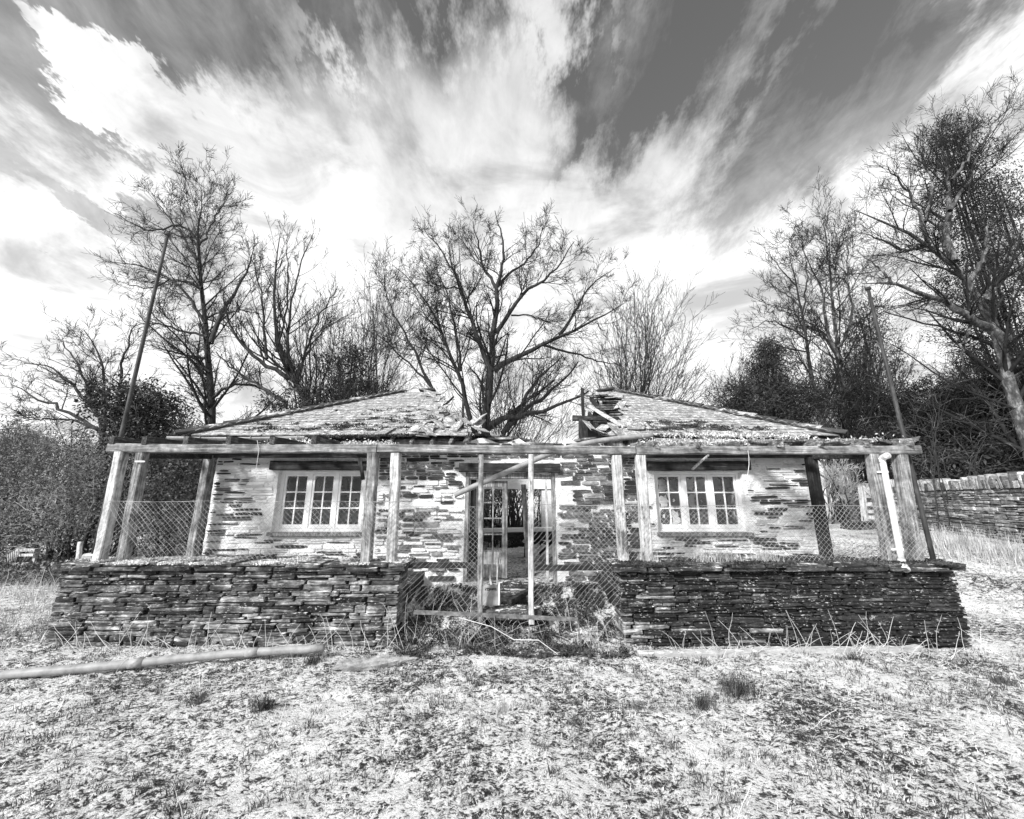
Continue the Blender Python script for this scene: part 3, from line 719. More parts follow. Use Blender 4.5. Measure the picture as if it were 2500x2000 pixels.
# gutters
def gutter(p0, p1, lab, open_=True):
    p0, p1 = Vector(p0), Vector(p1); V = []; F = []; n = 9; K = 12
    for k in range(K + 1):
        c = p0.lerp(p1, k / K) + Vector((0, 0, -.015 * math.sin(math.pi * k / K)))
        for rad in (.058, .05):
            for q in range(n):
                a = math.pi * q / (n - 1); V.append(c + Vector((0, -math.cos(a) * rad, -math.sin(a) * rad)))
    m_ = 2 * n
    for k in range(K):
        for q in range(n - 1):
            F.append((k * m_ + q, k * m_ + q + 1, (k + 1) * m_ + q + 1, (k + 1) * m_ + q)); F.append((k * m_ + n + q, (k + 1) * m_ + n + q, (k + 1) * m_ + n + q + 1, k * m_ + n + q + 1))
        F.append((k * m_, (k + 1) * m_, (k + 1) * m_ + n, k * m_ + n)); F.append((k * m_ + n - 1, k * m_ + m_ - 1, (k + 1) * m_ + m_ - 1, (k + 1) * m_ + n - 1))
    o = MB().add(V, F).build('gutter', 'grey_plastic', house, True); o['label'] = lab; return o
gu = gutter((EX0 - .12, EY0 - .10, 2.66), (-3.3, EY0 - .10, 2.665), 'grey gutter on the left eave')
gu2 = gutter((2.25, EY0 - .10, 2.63), (EX1 + .1, EY0 - .10, 2.62), 'grey gutter on the right eave')
for x in (-4.95, -4.15): MB().tube([(x, EY0 - .10 - .064 * math.cos(math.pi * q / 8), 2.662 - .064 * math.sin(math.pi * q / 8)) for q in range(9)], .008, 5).build('gutter_clip', 'grey_plastic', gu)
# ------------------------------------------------------------------ low front walls
def low_wall(x0, x1, seed, mat, cop, label, free):
    r = random.Random(seed); y0, H = 5.14, .83
    t = thing('dry_stone_wall', label, 'wall', ((x0 + x1) / 2, y0 + .2, 0))
    MB().box(x0 + .05, x1 - .05, y0 + .035, y0 + .38, -.1, H - .02).build('wall_core', 'dark_core', t)
    lst = []
    for (x, z, l, h) in courses(r, x1 - x0, H, (.02, .085), (.1, .62), .004, .02):
        lo = abs(z) < .05
        lst.append((l * h, (x0 + x, y0 + .2 + r.uniform(-.022, .016) - .03 * (1 - z / H), z + .0), (l, .4, h), (r.uniform(-.03, .03), r.gauss(0, .016), r.uniform(-.02, .02)), 'grey_slate' if mat == 'mossy_slate' and r.random() < .55 * math.exp(-x / .9) else 'mossy_slate' if mat == 'grey_slate' and r.random() < .12 else mat, r.random() < .14))
    place_stones(lst, t, 'stone', 300)
    cl = []                                               # rough coping of thin slabs bedded in moss, two layers deep
    for (z0, hh) in ((.83, .05), (.875, .045)):
        x = x0 - .08
        while x < x1 + .05:
            l = min(r.uniform(.22, .85), x1 + .09 - x)
            if l < .1: break
            h = hh * r.uniform(.75, 1.15); cl.append((l, (x + l / 2, y0 + .19 + r.uniform(-.03, .02), z0 + h / 2), (l - .006, .5 + r.uniform(-.03, .03), h), (r.uniform(-.03, .03), r.uniform(-.012, .012), r.uniform(-.03, .03)), cop, False)); x += l
    place_stones(cl, t, 'coping_stone', 300)
    return t
low_wall(-5.56, -1.38, 21, 'grey_slate', 'moss_coping', 'low grey dry-stone wall under the veranda posts left of the gateway', 1)
low_wall(1.32, 5.46, 22, 'mossy_slate', 'moss_coping', 'low blackened mossy dry-stone wall under the veranda posts right of the gateway', -1)
for sx, lab in ((-5.33, 'short return wall joining the left veranda corner to the cottage'), (5.2, 'short return wall joining the right veranda corner to the cottage')):
    t = thing('return_wall', lab, 'wall', (sx, 5.95, 0)); r = random.Random(5)
    MB().box(sx - .12, sx + .12, 5.56, 6.26, -.1, .70).build('wall_core', 'dark_core', t)
    for (x, z, l, h) in courses(r, .7, .7, (.06, .1), (.2, .4)):
        for s_ in (-1, 1):
            M = Matrix.LocRotScale(Vector((sx + s_ * .13, 5.56 + x, z)), Euler((0, 0, math.pi / 2 * -s_)), Vector((l, .1, h)))
            o = bpy.data.objects.new('stone', proto_mesh('stone', int(x * 50), 'grey_slate')); o.matrix_basis = M; link(o, t, M)
    MB().beam((sx, 5.57, .74), (sx, 6.25, .745), .36, .07, 5, .008, rng=r).build('coping_stone', 'moss_coping', t)
o = MB().box(-5.2, -1.4, 5.5, 6.66, .3, .52).build('veranda_floor', 'mossy_slate'); tag(o, None, None, None, 'structure')
o = MB().box(1.35, 5.1, 5.5, 6.66, .3, .52).build('veranda_floor', 'mossy_slate'); tag(o, None, None, None, 'structure')
o = MB().beam(PZ(1560, 1598, -.005), PZ(2250, 1586, -.005), .10, .07, 16, .014, rng=rr).build('concrete_kerb', 'concrete'); tag(o, 'pale concrete edging strip along the foot of the blackened low wall', 'kerb')
o = MB().beam(PZ(830, 1630, -.014), PZ(990, 1606, -.014), .26, .05, 7, .014, rng=rr, endcut=.12).build('stone_slab', 'field_stone'); tag(o, 'pale flat stone slab lying before the left wall end', 'slab')
o = MB().beam(PZ(1110, 1604, -.02), PZ(1440, 1600, -.02), .16, .09, 6, .008, rng=rr).build('threshold_stone', 'moss_coping'); tag(o, 'long mossy threshold stone across the gateway', 'step')
# ------------------------------------------------------------------ veranda frame
ver = thing('veranda_frame', 'weathered timber veranda frame standing on the low walls', 'veranda', (0, 5.3, .93))
vr = random.Random(31)
def post(xb, xt, yb, yt, Y, w, mat, lab=None, depth=None, seg=7, j=.004):
    p0, p1 = P(xb, yb, Y), P(xt, yt, Y)
    o = MB().beam(p0, p1, w, depth or w, seg, j, up=(0, 1, 0), rng=vr).build('post', mat, ver)
    if lab: o['label'] = lab
    return o
YB = 5.28
post(243, 298, 1372, 1104, YB, .105, 'silver_wood', depth=.12)
post(300, 349, 1374, 1104, YB + .02, .11, 'brown_wood', depth=.12)
post(894, 912, 1384, 1107, YB, .125, 'brown_wood')
post(955, 968, 1384, 1107, YB, .12, 'silver_wood')
post(1172, 1175, 1520, 1110, YB, .062, 'brown_wood', 'thin flaking gate post on the left of the entrance')
post(1297, 1296, 1524, 1110, YB, .066, 'silver_wood', 'thin pale gate post on the right of the entrance')
post(1524, 1504, 1392, 1112, YB, .12, 'silver_wood')
post(1582, 1562, 1392, 1112, YB, .125, 'silver_wood')
post(2176, 2127, 1390, 1109, YB, .12, 'brown_wood')
post(2238, 2194, 1388, 1108, YB + .03, .135, 'brown_wood', depth=.135)
post(468, 513, 1362, 1112, 6.45, .125, 'brown_wood')
post(2020, 1979, 1372, 1116, 6.45, .14, 'dark_wood', 'dark rear post at the right cottage corner')  # near-black all over, darker wood than the other posts
def bm(pxa, pya, pxb, pyb, Y, w, h, mat, seg=14, **k):
    return MB().beam(P(pxa, pya, Y), P(pxb, pyb, Y), w, h, seg, .005, rng=vr).build('beam', mat, ver, **k)
bm(268, 1095, 922, 1096.5, YB, .11, .115, 'beam_wood'); bm(924, 1096.5, 1549, 1100, YB, .11, .11, 'beam_wood'); bm(1551, 1101, 2240, 1099, YB, .11, .11, 'beam_wood')
bm(968, 1380, 1163, 1380, YB - .005, .05, .07, 'dark_beam', 6); bm(1306, 1386, 1516, 1386, YB - .005, .05, .07, 'dark_beam', 6)
for (xa, xb) in ((350, 513), (2145, 1985)):
    MB().beam(P(xa, 1109, YB + .07), P(xb, 1112, 6.4), .07, .12, 6, .004, rng=vr).build('side_beam', 'dark_beam', ver)
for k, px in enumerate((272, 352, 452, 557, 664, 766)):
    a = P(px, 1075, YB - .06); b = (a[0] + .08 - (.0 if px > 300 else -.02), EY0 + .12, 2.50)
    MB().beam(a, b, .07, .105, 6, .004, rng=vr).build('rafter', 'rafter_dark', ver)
for k, (px, py, hh, tw) in enumerate(((1600, 1085, .09, .05), (1705, 1085, .08, -.12), (1810, 1085, .1, .02), (1900, 1083, .09, .2), (2005, 1082, .1, -.25), (2120, 1082, .1, -.2), (2226, 1082, .11, -.3))):
    a = P(px, py, YB - .08); b = (a[0] + tw - .1, EY0 + vr.uniform(-.3, .12), 2.49 + vr.uniform(-.02, .05))
    MB().beam(a, b, .08, hh, 7, .012, rng=vr, endcut=.05).build('rafter', 'rafter_wood', ver)
for (x0, x1) in ((1830, 1990), (2015, 2125), (2140, 2235)):
    MB().beam(P(x0, 1080, 5.45), P(x1, 1076, 5.4), .16, .05, 5, .02, rng=vr, endcut=.05).build('rotten_board', 'rafter_wood', ver)
MB().beam(P(1730, 1112, 5.6), P(1690, 1146, 5.5), .035, .02, 3, .004, rng=vr).build('hanging_lath', 'silver_wood', ver)
MB().beam(P(878, 1118, 5.7), P(886, 1172, 5.7), .05, .02, 3, .004, rng=vr).build('hanging_lath', 'dark_wood', ver)
for (px, py) in ((330, 1127),): MB().beam(P(px, py, 5.215), P(px + 24, py, 5.215), .012, .02, 2, .001, rng=vr).build('clip', 'pale_plastic', ver)
for (px, y0, y1) in ((628, 1075, 1175), (1826, 1100, 1205)):
    pts = [P(px + 3 * math.sin(k), y0 + (y1 - y0) * k / 6, YB - .07) for k in range(7)]
    MB().tube(pts, .0035, 4).build('hanging_string', 'pale_plastic', ver)
# moss, twigs and frost heaped on the veranda head and eaves
rg = np.random.default_rng(8)
def litter(name, label, boxes, n, size, mat, asp=.35):
    C = []
    for (a, b, spread) in boxes:
        a, b = np.array(a, float), np.array(b, float); t = rg.uniform(0, 1, n)[:, None]
        cl = (vnoise(t[:, 0] * 17 + a[0], t[:, 0] * 0, 5))[:, None]
        C.append(a + (b - a) * t + rg.normal(size=(n, 3)) * np.array(spread) * (.4 + cl))
    V, F = leafquads(rg, np.concatenate(C), size, asp); o = npobj(name, V, F, mat); tag(o, label, 'litter', None, 'stuff')
litter('roof_moss', 'pale frosted moss and twigs heaped along the veranda head', [((-3.6, 6.05, 2.53), (-1.9, 6.05, 2.52), (.1, .12, .02)), ((-5.0, 6.0, 2.47), (-3.4, 6.0, 2.5), (.1, .1, .012)), ((1.9, 5.7, 2.5), (5.1, 5.6, 2.49), (.1, .2, .02)), ((2.4, 6.15, 2.68), (4.6, 6.15, 2.66), (.1, .04, .02))], 2600, .04, 'frost_grass')
litter('eave_moss', 'dark moss tufts along the eaves and lower slates', [((-3.3, 6.2, 2.66), (-1.5, 6.25, 2.7), (.1, .05, .015)), ((2.3, 6.2, 2.68), (4.4, 6.25, 2.69), (.1, .06, .02))], 2400, .035, 'moss')
# moss cushions on the slates
C = []
for (xa, xb, sa, sb, n) in ((-2.9, -1.4, .15, .9, 60), (-4.6, -2.6, .1, .6, 40), (2.1, 3.6, .15, .7, 70), (-3.0, -1.5, .9, 1.6, 14), (2.4, 4.4, .1, .4, 40)):
    for _ in range(n):
        x, s_ = rg.uniform(xa, xb), rg.uniform(sa, sb); c = np.array((x, EY0 + s_ * cpi, EZ + s_ * spi + .04)); m_ = int(rg.integers(20, 60))
        C.append(c + rg.normal(size=(m_, 3)) * np.array((.055, .02, .012)))
V, F = leafquads(rg, np.concatenate(C), .035, .6); tag(npobj('slate_moss', V, F, 'moss'), 'dark moss cushions growing on the slates', 'moss', None, 'stuff')
# ------------------------------------------------------------------ chain-link fence
fr_ = np.random.default_rng(4)
def chain(name_parent, x0, x1, zb, zt, Y, pitch=.066, wob=.012, lo=None, warp=None, wr=.0019, wm='wire'):
    Wd = x1 - x0; Hh = zt - zb; out = []; K = 9; N = int((Wd + Hh) / pitch) + 1
    for sgn in (1, -1):
        s0 = x0 - (Hh if sgn > 0 else 0) + np.arange(N) * pitch
        t = np.linspace(0, 1, K)[None]
        X = s0[:, None] + (t * Hh if sgn > 0 else (Hh - t * Hh)); Zz = zb + t * Hh + X * 0
        keep = (X.max(1) > x0) & (X.min(1) < x1); X, Zz = X[keep], Zz[keep]
        # clip to the panel by sliding the ends along the wire
        for i_ in range(len(X)):
            ok = (X[i_] >= x0) & (X[i_] <= x1)
            a = np.clip(X[i_][0], x0, x1), np.clip(X[i_][-1], x0, x1)
            if abs(X[i_][-1] - X[i_][0]) > 1e-6:
                ta = (a[0] - X[i_][0]) / (X[i_][-1] - X[i_][0]); tb = (a[1] - X[i_][0]) / (X[i_][-1] - X[i_][0])
                z0_, z1_ = Zz[i_][0], Zz[i_][-1]
                X[i_] = np.linspace(a[0], a[1], K); Zz[i_] = np.linspace(z0_ + (z1_ - z0_) * ta, z0_ + (z1_ - z0_) * tb, K)
        bul = wob * np.sin(X * 3.1 + 1) * 2; sag = -.012 * np.sin((X - x0) * 2.3) ** 2 * ((Zz - zb) / Hh)
        Pt = np.stack((X + wob * .6 * np.sin(Zz * 21 + X * 5), Y + bul + sgn * .003, Zz + sag + wob * .5 * np.sin(X * 13)), -1)
        if warp is not None: Pt = warp(Pt)
        Rd = np.full(Pt.shape[:2], wr); out.append(tubes(Pt, Rd, 3))
    V, F = joinVF(out); npobj('wire_mesh', V, F, wm, name_parent)
    n = 30; xx = np.linspace(x0, x1, n); sag = -.012 * np.sin((xx - x0) * 2.3) ** 2
    tp = np.stack((xx, Y + wob * 2 * np.sin(xx * 3.1 + 1), zt + sag), -1)
    if warp is None: MB().tube(tp, .0028, 4).build('line_wire', 'wire', name_parent)
X_ = lambda px, py, Y=YB: float(P(px, py, Y)[0])
YF = YB - .085
f = thing('chain_link_fence', 'chain-link fence strung between the veranda posts above the grey low wall', 'fence', (-3.5, YF, .93))
chain(f, -5.27, -1.42, .935, 1.665, YF)
f = thing('chain_link_fence', 'chain-link panel below and above the dark rail left of the gate posts', 'fence', (-.9, YF, .2))
chain(f, -1.42, -.41, .42, 1.60, YF, wob=.014, wr=.0017, wm='old_wire')
f = thing('chain_link_fence', 'chain-link panel across the gap between the right gate post and the pale double posts', 'fence', (.8, YF, .2))
chain(f, .27, 1.38, .42, 1.62, YF, wob=.015, wr=.0019, wm='old_wire')
f = thing('chain_link_fence', 'chain-link fence strung above the blackened low wall', 'fence', (3.4, YF, .93))
chain(f, 1.42, 5.18, .935, 1.61, YF)
# fallen gate: a flat bar on two legs with torn mesh hanging from it
fg = thing('fallen_gate', 'bent metal gate frame with torn wire mesh collapsed in the gateway', 'gate', (0, 5.0, 0))
MB().beam(P(1010, 1494, 5.0), P(1412, 1513, 4.95), .012, .045, 8, .003, rng=vr).build('top_bar', 'rusty_metal', fg)
for px, py, q in ((1207, 1504, 1590), (1411, 1514, 1590)): MB().beam(P(px, py, 4.97), P(px + (2 if px < 1300 else 8), q, 4.93), .012, .04, 4, .002, rng=vr).build('leg', 'rusty_metal', fg)
def torn(Pt):
    Q = Pt.copy(); d = np.clip(.40 - Pt[..., 2], 0, 1); Q[..., 0] += .05 * np.sin(Pt[..., 2] * 16 + Pt[..., 0] * 9) ; Q[..., 1] += -.12 * d * 1.5 + .04 * np.sin(Pt[..., 0] * 14); Q[..., 2] += .03 * np.sin(Pt[..., 0] * 11); return Q
chain(fg, -.62, -.02, .02, .36, 4.95, .085, .012, warp=torn); chain(fg, .02, .34, .04, .36, 4.95, .085, .016, warp=torn)
MB().tube([P(1120, 1508, 4.85), P(1200, 1530, 4.8), P(1255, 1562, 4.75), P(1315, 1563, 4.7), P(1362, 1598, 4.7)], .0036, 6).build('loose_wire', 'pale_plastic', fg)
# ------------------------------------------------------------------ poles and pipes
def pole(px0, py0, px1, py1, Y0, Y1, r, mat, label):
    a, b = P(px0, py0, Y0), P(px1, py1, Y1); t = thing('flag_pole', label, 'pole', a)
    MB().tube([a + (b - a) * k / 8 for k in range(9)], [r * (1 - .25 * k / 8) for k in range(9)], 10).build('shaft', mat, t, True)
    MB().tube([b + np.array((0, 0, z)) for z in (-.01, .0, .03, .05)], [r * .75, r * 1.35, r * 1.35, r * .5], 10).build('cap', mat, t, True)
    return t
pole(226, 1366, 409, 575, 5.42, 5.42, .029, 'pole_metal', 'tall dark metal pole rising from the left end of the veranda')
pole(2285, 1392, 2120, 708, 5.35, 5.5, .029, 'pole_metal', 'shorter grey metal pole rising from the right end of the veranda')
o = MB().beam(P(212, 1362, 5.42), P(236, 1362, 5.42), .14, .1, 3, .012, rng=vr, ch=.2).build('pole_block', 'concrete'); tag(o, 'small rough block at the foot of the dark metal pole', 'block')
pp = [P(1592, 1064, 6.12), P(1560, 1066, 6.08), P(1500, 1071, 6.0), P(1440, 1080, 5.9), P(1385, 1093, 5.8), P(1320, 1116, 5.72), P(1240, 1152, 5.68), P(1170, 1182, 5.66), P(1109, 1209, 5.66)]
pp = resample(pp, 28)
o = MB().tube(pp, .040, 12).build('fallen_downpipe', 'grey_plastic', None, True); tag(o, 'grey plastic pipe hanging slantwise across the doorway behind the gate posts', 'pipe')
dp = thing('white_downpipe', 'pale plastic downpipe with elbow ends strapped beside the right veranda posts', 'pipe', P(2204, 1390, 5.17))
a, b = P(2153, 1118, 5.2), P(2203, 1377, 5.17); fw = np.array((-.02, -.11, .02)); fw2 = np.array((-.06, -.1, -.05))
MB().tube([a + (b - a) * k / 8 for k in range(9)], .034, 14).build('shaft', 'pale_plastic', dp, True)
def elbow(c, d0, d1, name):
    pts = [c - d0 * .06, c - d0 * .02, c + d1 * .25, c + d1 * .7, c + d1]; V = MB(); V.tube(pts, .040, 14, cap=False)
    V.tube([c + d1, c + d1 * .55], .030, 14, cap=False); n = 14; k1 = 4 * n; k2 = 5 * n
    V.f += [(k1 + q, k1 + (q + 1) % n, k2 + (q + 1) % n, k2 + q) for q in range(n)]
    V.build(name, 'pale_plastic', dp, True)
t_ = (a - b) / np.linalg.norm(a - b)
elbow(a, t_, fw, 'elbow'); elbow(b, -t_, fw2, 'elbow')
for q in (.14, .87):
    c = a + (b - a) * q; MB().tube([c + t_ * .012, c - t_ * .012], .039, 14).build('strap', 'white_paint', dp)
    MB().beam(c + np.array((-.1, .0, 0)), c + np.array((-.03, 0, 0)), .01, .02, 2, .001, rng=vr).build('strap_arm', 'white_paint', dp)
gp = [PZ(-60, 1658, .05), PZ(25, 1646, .05), PZ(250, 1628, .06), PZ(420, 1610, .07), PZ(600, 1593, .09), PZ(790, 1583, .11)]
gpr = resample(gp, 24); o = thing('ground_pipe', 'x', 'pipe', gpr[12]); MB().tube(gpr, .041, 14).build('pipe_length', 'grey_plastic', o, True)
for k in (9, 17): MB().tube([gpr[k] + (gpr[k + 1] - gpr[k]) * q for q in (.0, .9)], .0445, 14).build('coupling', 'grey_plastic', o, True)
tag(o, 'long grey pipe lying on the frosty grass before the left wall', 'pipe')
# ------------------------------------------------------------------ things in the entrance
st = thing('entrance_steps', 'worn stone steps leading up through the gateway to the door', 'steps', (0, 5.6, 0))
for (px0, px1, py, Y, h) in ((1150, 1320, 1483, 5.45, .12), (1210, 1300, 1446, 5.95, .12), (1195, 1330, 1424, 6.4, .12)):
    a, b = P(px0, py, Y), P(px1, py, Y); MB().beam(a - (0, 0, h / 2), b - (0, 0, h / 2), .3, h, 5, .01, rng=vr, ch=.15).build('step', 'moss_coping', st)
for (p, q, lab) in ((P(1242, 1470, 5.5), P(1292, 1444, 5.95), 'dark fallen timber lying on the steps beside the right gate post'), (P(1118, 1458, 5.55), P(1170, 1478, 5.5), 'dark fallen timber lying on the ground left of the pale chair back')):
    o = MB().beam(p, q, .07, .06, 4, .006, rng=vr).build('fallen_timber', 'dark_beam'); tag(o, lab, 'timber')
# broken plastic chair back with a hand slot
ch = thing('plastic_chair', 'broken pale plastic chair back with a hand slot leaning on the steps', 'chair', P(1198, 1478, 5.4))
def shell(u, v, d):                                       # u across, v up, gentle dish and rounded top
    w = .125 * (1 - .10 * v); x = u * w * 1.0; z = v * .235; y = .05 * v + .03 * (u * u) + d
    if v > .85: x *= 1 - .35 * ((v - .85) / .15) ** 2 * abs(u) ** 3
    c = P(1197, 1479, 5.4); return (c[0] + x + .004, c[1] + y, c[2] + z)
us = np.linspace(-1, 1, 13); vs = np.linspace(0, 1, 15); V = []; F = []
for d in (0, .012):
    for v in vs:
        for u in us: V.append(shell(u, v, d))
nU, nV = 13, 15; solid = lambda i_, j_: 0 <= i_ < nU - 1 and 0 <= j_ < nV - 1 and not (2 <= i_ <= 9 and 10 <= j_ <= 11)
for j_ in range(nV - 1):
    for i_ in range(nU - 1):
        if not solid(i_, j_): continue
        q = (j_ * nU + i_, j_ * nU + i_ + 1, (j_ + 1) * nU + i_ + 1, (j_ + 1) * nU + i_); B_ = nU * nV
        F += [q, tuple(B_ + k for k in q[::-1])]
        for (di, dj, e0, e1) in ((-1, 0, 0, 3), (1, 0, 1, 2), (0, -1, 0, 1), (0, 1, 3, 2)):
            if not solid(i_ + di, j_ + dj): F.append((q[e0], q[e1], B_ + q[e1], B_ + q[e0]))
MB().add(V, F).build('backrest', 'grey_plastic', ch)
c = P(1218, 1478, 5.42); MB().beam(c, c + np.array((.0, .06, .25)), .02, .05, 4, .002, rng=vr).build('side_rail', 'pale_plastic', ch)
o = MB().beam(P(1213, 1440, 5.9), P(1214, 1376, 5.85), .018, .018, 4, .003, rng=vr).build('upright_stick', 'silver_wood'); tag(o, 'thin upright stick behind the pale chair back', 'stick')
o = MB().beam(P(1200, 1434, 5.8), P(1195, 1406, 5.85), .022, .018, 3, .003, rng=vr).build('short_lath', 'silver_wood'); tag(o, 'short broken lath leaning behind the pale chair back', 'stick')
# ------------------------------------------------------------------ boundary wall on the right
bw = thing('boundary_wall', 'tall grey field wall with upright coping stones beyond the veranda', 'wall', (13.5, 13, .7))
A0, B0 = np.array((11.0, 7.6)), np.array((17.2, 21.5)); LW = float(np.linalg.norm(B0 - A0)); dw = (B0 - A0) / LW; ang = math.atan2(dw[1], dw[0]) + math.pi
nw = np.array((-dw[1], dw[0])); br = random.Random(77)
def wp(s_, off=0): q = A0 + dw * s_ + nw * off; return q
lst = []
for (s_, z, l, h) in courses(br, LW, 1.22, (.05, .12), (.22, .62), .012):
    q = wp(s_, -.16 + br.uniform(-.02, .02)); gz = float(hgt(*q)); D = math.hypot(q[0], q[1])
    lst.append((l * h / D ** 2, (q[0], q[1], gz + z), (l, .36, h), (br.uniform(-.03, .03), br.uniform(-.03, .03), ang), 'field_stone', br.random() < .25))
place_stones(lst, bw, 'stone', 300)
s_ = 0; cl = []
while s_ < LW:
    w = br.uniform(.07, .19); hh = br.uniform(.17, .4); q = wp(s_ + w / 2, -.16); gz = float(hgt(*q)); D = math.hypot(q[0], q[1])
    cl.append((w * hh / D ** 2, (q[0], q[1], gz + 1.22 + hh / 2), (w - .008, .4, hh), (br.uniform(-.05, .05), br.uniform(-.22, .12), ang), 'field_stone', br.random() < .3)); s_ += w + br.uniform(0, .03)
place_stones(cl, bw, 'coping_stone', 160)
V = []; F = []
for k in range(31):
    s_ = LW * k / 30
    for off in (-.06, -.28):
        q = wp(s_, off); gz = float(hgt(*q))
        V += [(q[0], q[1], gz - .1), (q[0], q[1], gz + 1.21)]
for k in range(30): F += [(k * 4, k * 4 + 1, k * 4 + 5, k * 4 + 4), (k * 4 + 2, k * 4 + 6, k * 4 + 7, k * 4 + 3), (k * 4 + 1, k * 4 + 3, k * 4 + 7, k * 4 + 5)]
MB().add(V, F).build('wall_core', 'dark_core', bw)
# field gate and steps before the wall
gt = thing('field_gate', 'pale weathered field gate between two posts by the grey boundary wall', 'gate', P(2130, 1262, 15.5))
def gb_(p, q, w, h, name, mat): MB().beam(p, q, w, h, 4, .006, rng=vr).build(name, mat, gt)
YG = 15.0
gb_(P(2112, 1275, YG), P(2103, 1186, YG), .16, .16, 'gate_post', 'silver_wood'); gb_(P(2186, 1272, YG), P(2177, 1172, YG), .18, .16, 'gate_post', 'silver_wood')
for py in (1193, 1212, 1231, 1249, 1263): gb_(P(2110, py, YG - .05), P(2178, py, YG - .05), .04, .12, 'bar', 'silver_wood')
gb_(P(2114, 1196, YG - .1), P(2174, 1256, YG - .1), .03, .1, 'brace', 'silver_wood')
st = thing('field_steps', 'two dark stone steps below the pale field gate', 'steps', P(2110, 1290, 14))
for py, Y in ((1276, 14.2), (1289, 13.6)): MB().beam(P(2065, py + 4, Y), P(2160, py + 4, Y), .5, .16, 5, .015, rng=vr).build('step', 'mossy_slate', st)
# broken bench under the left hedge
bn = thing('wooden_bench', 'broken slatted garden bench half hidden under the left hedge', 'bench', PZ(60, 1386, 0))
YN = 9.9
for (xa, xb, py) in ((48, 92, 1343), (54, 88, 1355), (38, 72, 1377)): MB().beam(P(xa, py, YN), P(xb, py, YN), .12, .06, 3, .005, rng=vr).build('slat', 'silver_wood', bn)
MB().beam(P(92, 1344, YN + .03), P(78, 1386, YN + .03), .06, .05, 3, .004, rng=vr).build('leg', 'silver_wood', bn); MB().beam(P(50, 1346, YN + .05), P(30, 1386, YN + .05), .06, .05, 3, .004, rng=vr).build('leg', 'brown_wood', bn)
for k in range(6): MB().beam(P(22 + k * 4.5, 1380 - k * 5, YN - .1), P(20 + k * 5, 1354 - k * 3, YN - .05), .03, .02, 2, .002, rng=vr).build('back_slat', 'silver_wood', bn)
o = MB().beam(P(190, 1376, 8.6), P(197, 1322, 8.6), .07, .06, 4, .005, rng=vr).build('fence_stake', 'silver_wood'); tag(o, 'grey wooden stake standing before the left hedge', 'stake')
# ------------------------------------------------------------------ bare trees
def z1(x, y): return (x * .539, 170 + y * .539)            # picture places read off enlarged views
def z2(x, y): return (750 + x * .4406, 400 + y * .4406)
def z3(x, y): return (1650 + x * .539, 170 + y * .539)
def tree(name, label, cat, Y, limbs, zf, r0, seed, lv, barkm='bark', twigm='twig', group=None, ground=True, fill=0):
    """limbs: list of (points, start radius, end radius, depth slope); lv: growth levels"""
    rng = np.random.default_rng(seed); Lm = []; Rm = []; K = 14; base = None
    for (pts, ra, rb, ds) in limbs:
        acc = []; prev = None; dist = 0
        for p in pts:
            px, py = zf(*p); q = P(px, py, Y)
            if prev is not None: dist += np.linalg.norm(q - prev)
            prev = q; acc.append(P(px, py, Y + ds * dist))
        if base is None:
            base = np.array((acc[0][0], acc[0][1], float(hgt(acc[0][0], acc[0][1])) - .1)) if ground else acc[0]
            if ground: acc = [base + np.array((.0, 0, 0))] + acc
        Lm.append(resample(acc, K)); Rm.append(np.linspace(ra, rb, K) * .68)
    LP, LR = np.stack(Lm), np.stack(Rm)
    LP[:, 2:-1] += rng.normal(size=LP[:, 2:-1].shape) * .035
    t = thing(name, label, cat, base, group)
    V, F = tubes(LP, LR, 8); npobj('trunk', V, F, barkm, t, True)
    out = []; cp_, cr_ = LP, LR
    for (n, t0, t1, ang, lf, kk, wig, up, rf, mn, mx, tip, sides) in lv:
        cp_, cr_ = grow(rng, cp_, cr_, n, t0, t1, ang, lf, kk, wig, up, rf, tip, mn, mx); cr_ = np.maximum(cr_, .0058 * Y / 15)
        out.append(tubes(cp_, cr_, sides))
    V, F = joinVF(out); npobj('crown', V, F, twigm, t)
    return t, cp_
LV = [(15, .12, 1.0, (25, 60), .5, 9, .10, .04, .45, .6, 3.8, .3, 4), (8, .12, 1.0, (25, 60), .45, 6, .12, .05, .5, .4, 1.8, .3, 3), (6, .12, 1., (25, 55), .5, 4, .14, .07, .6, .3, .9, .4, 3)]
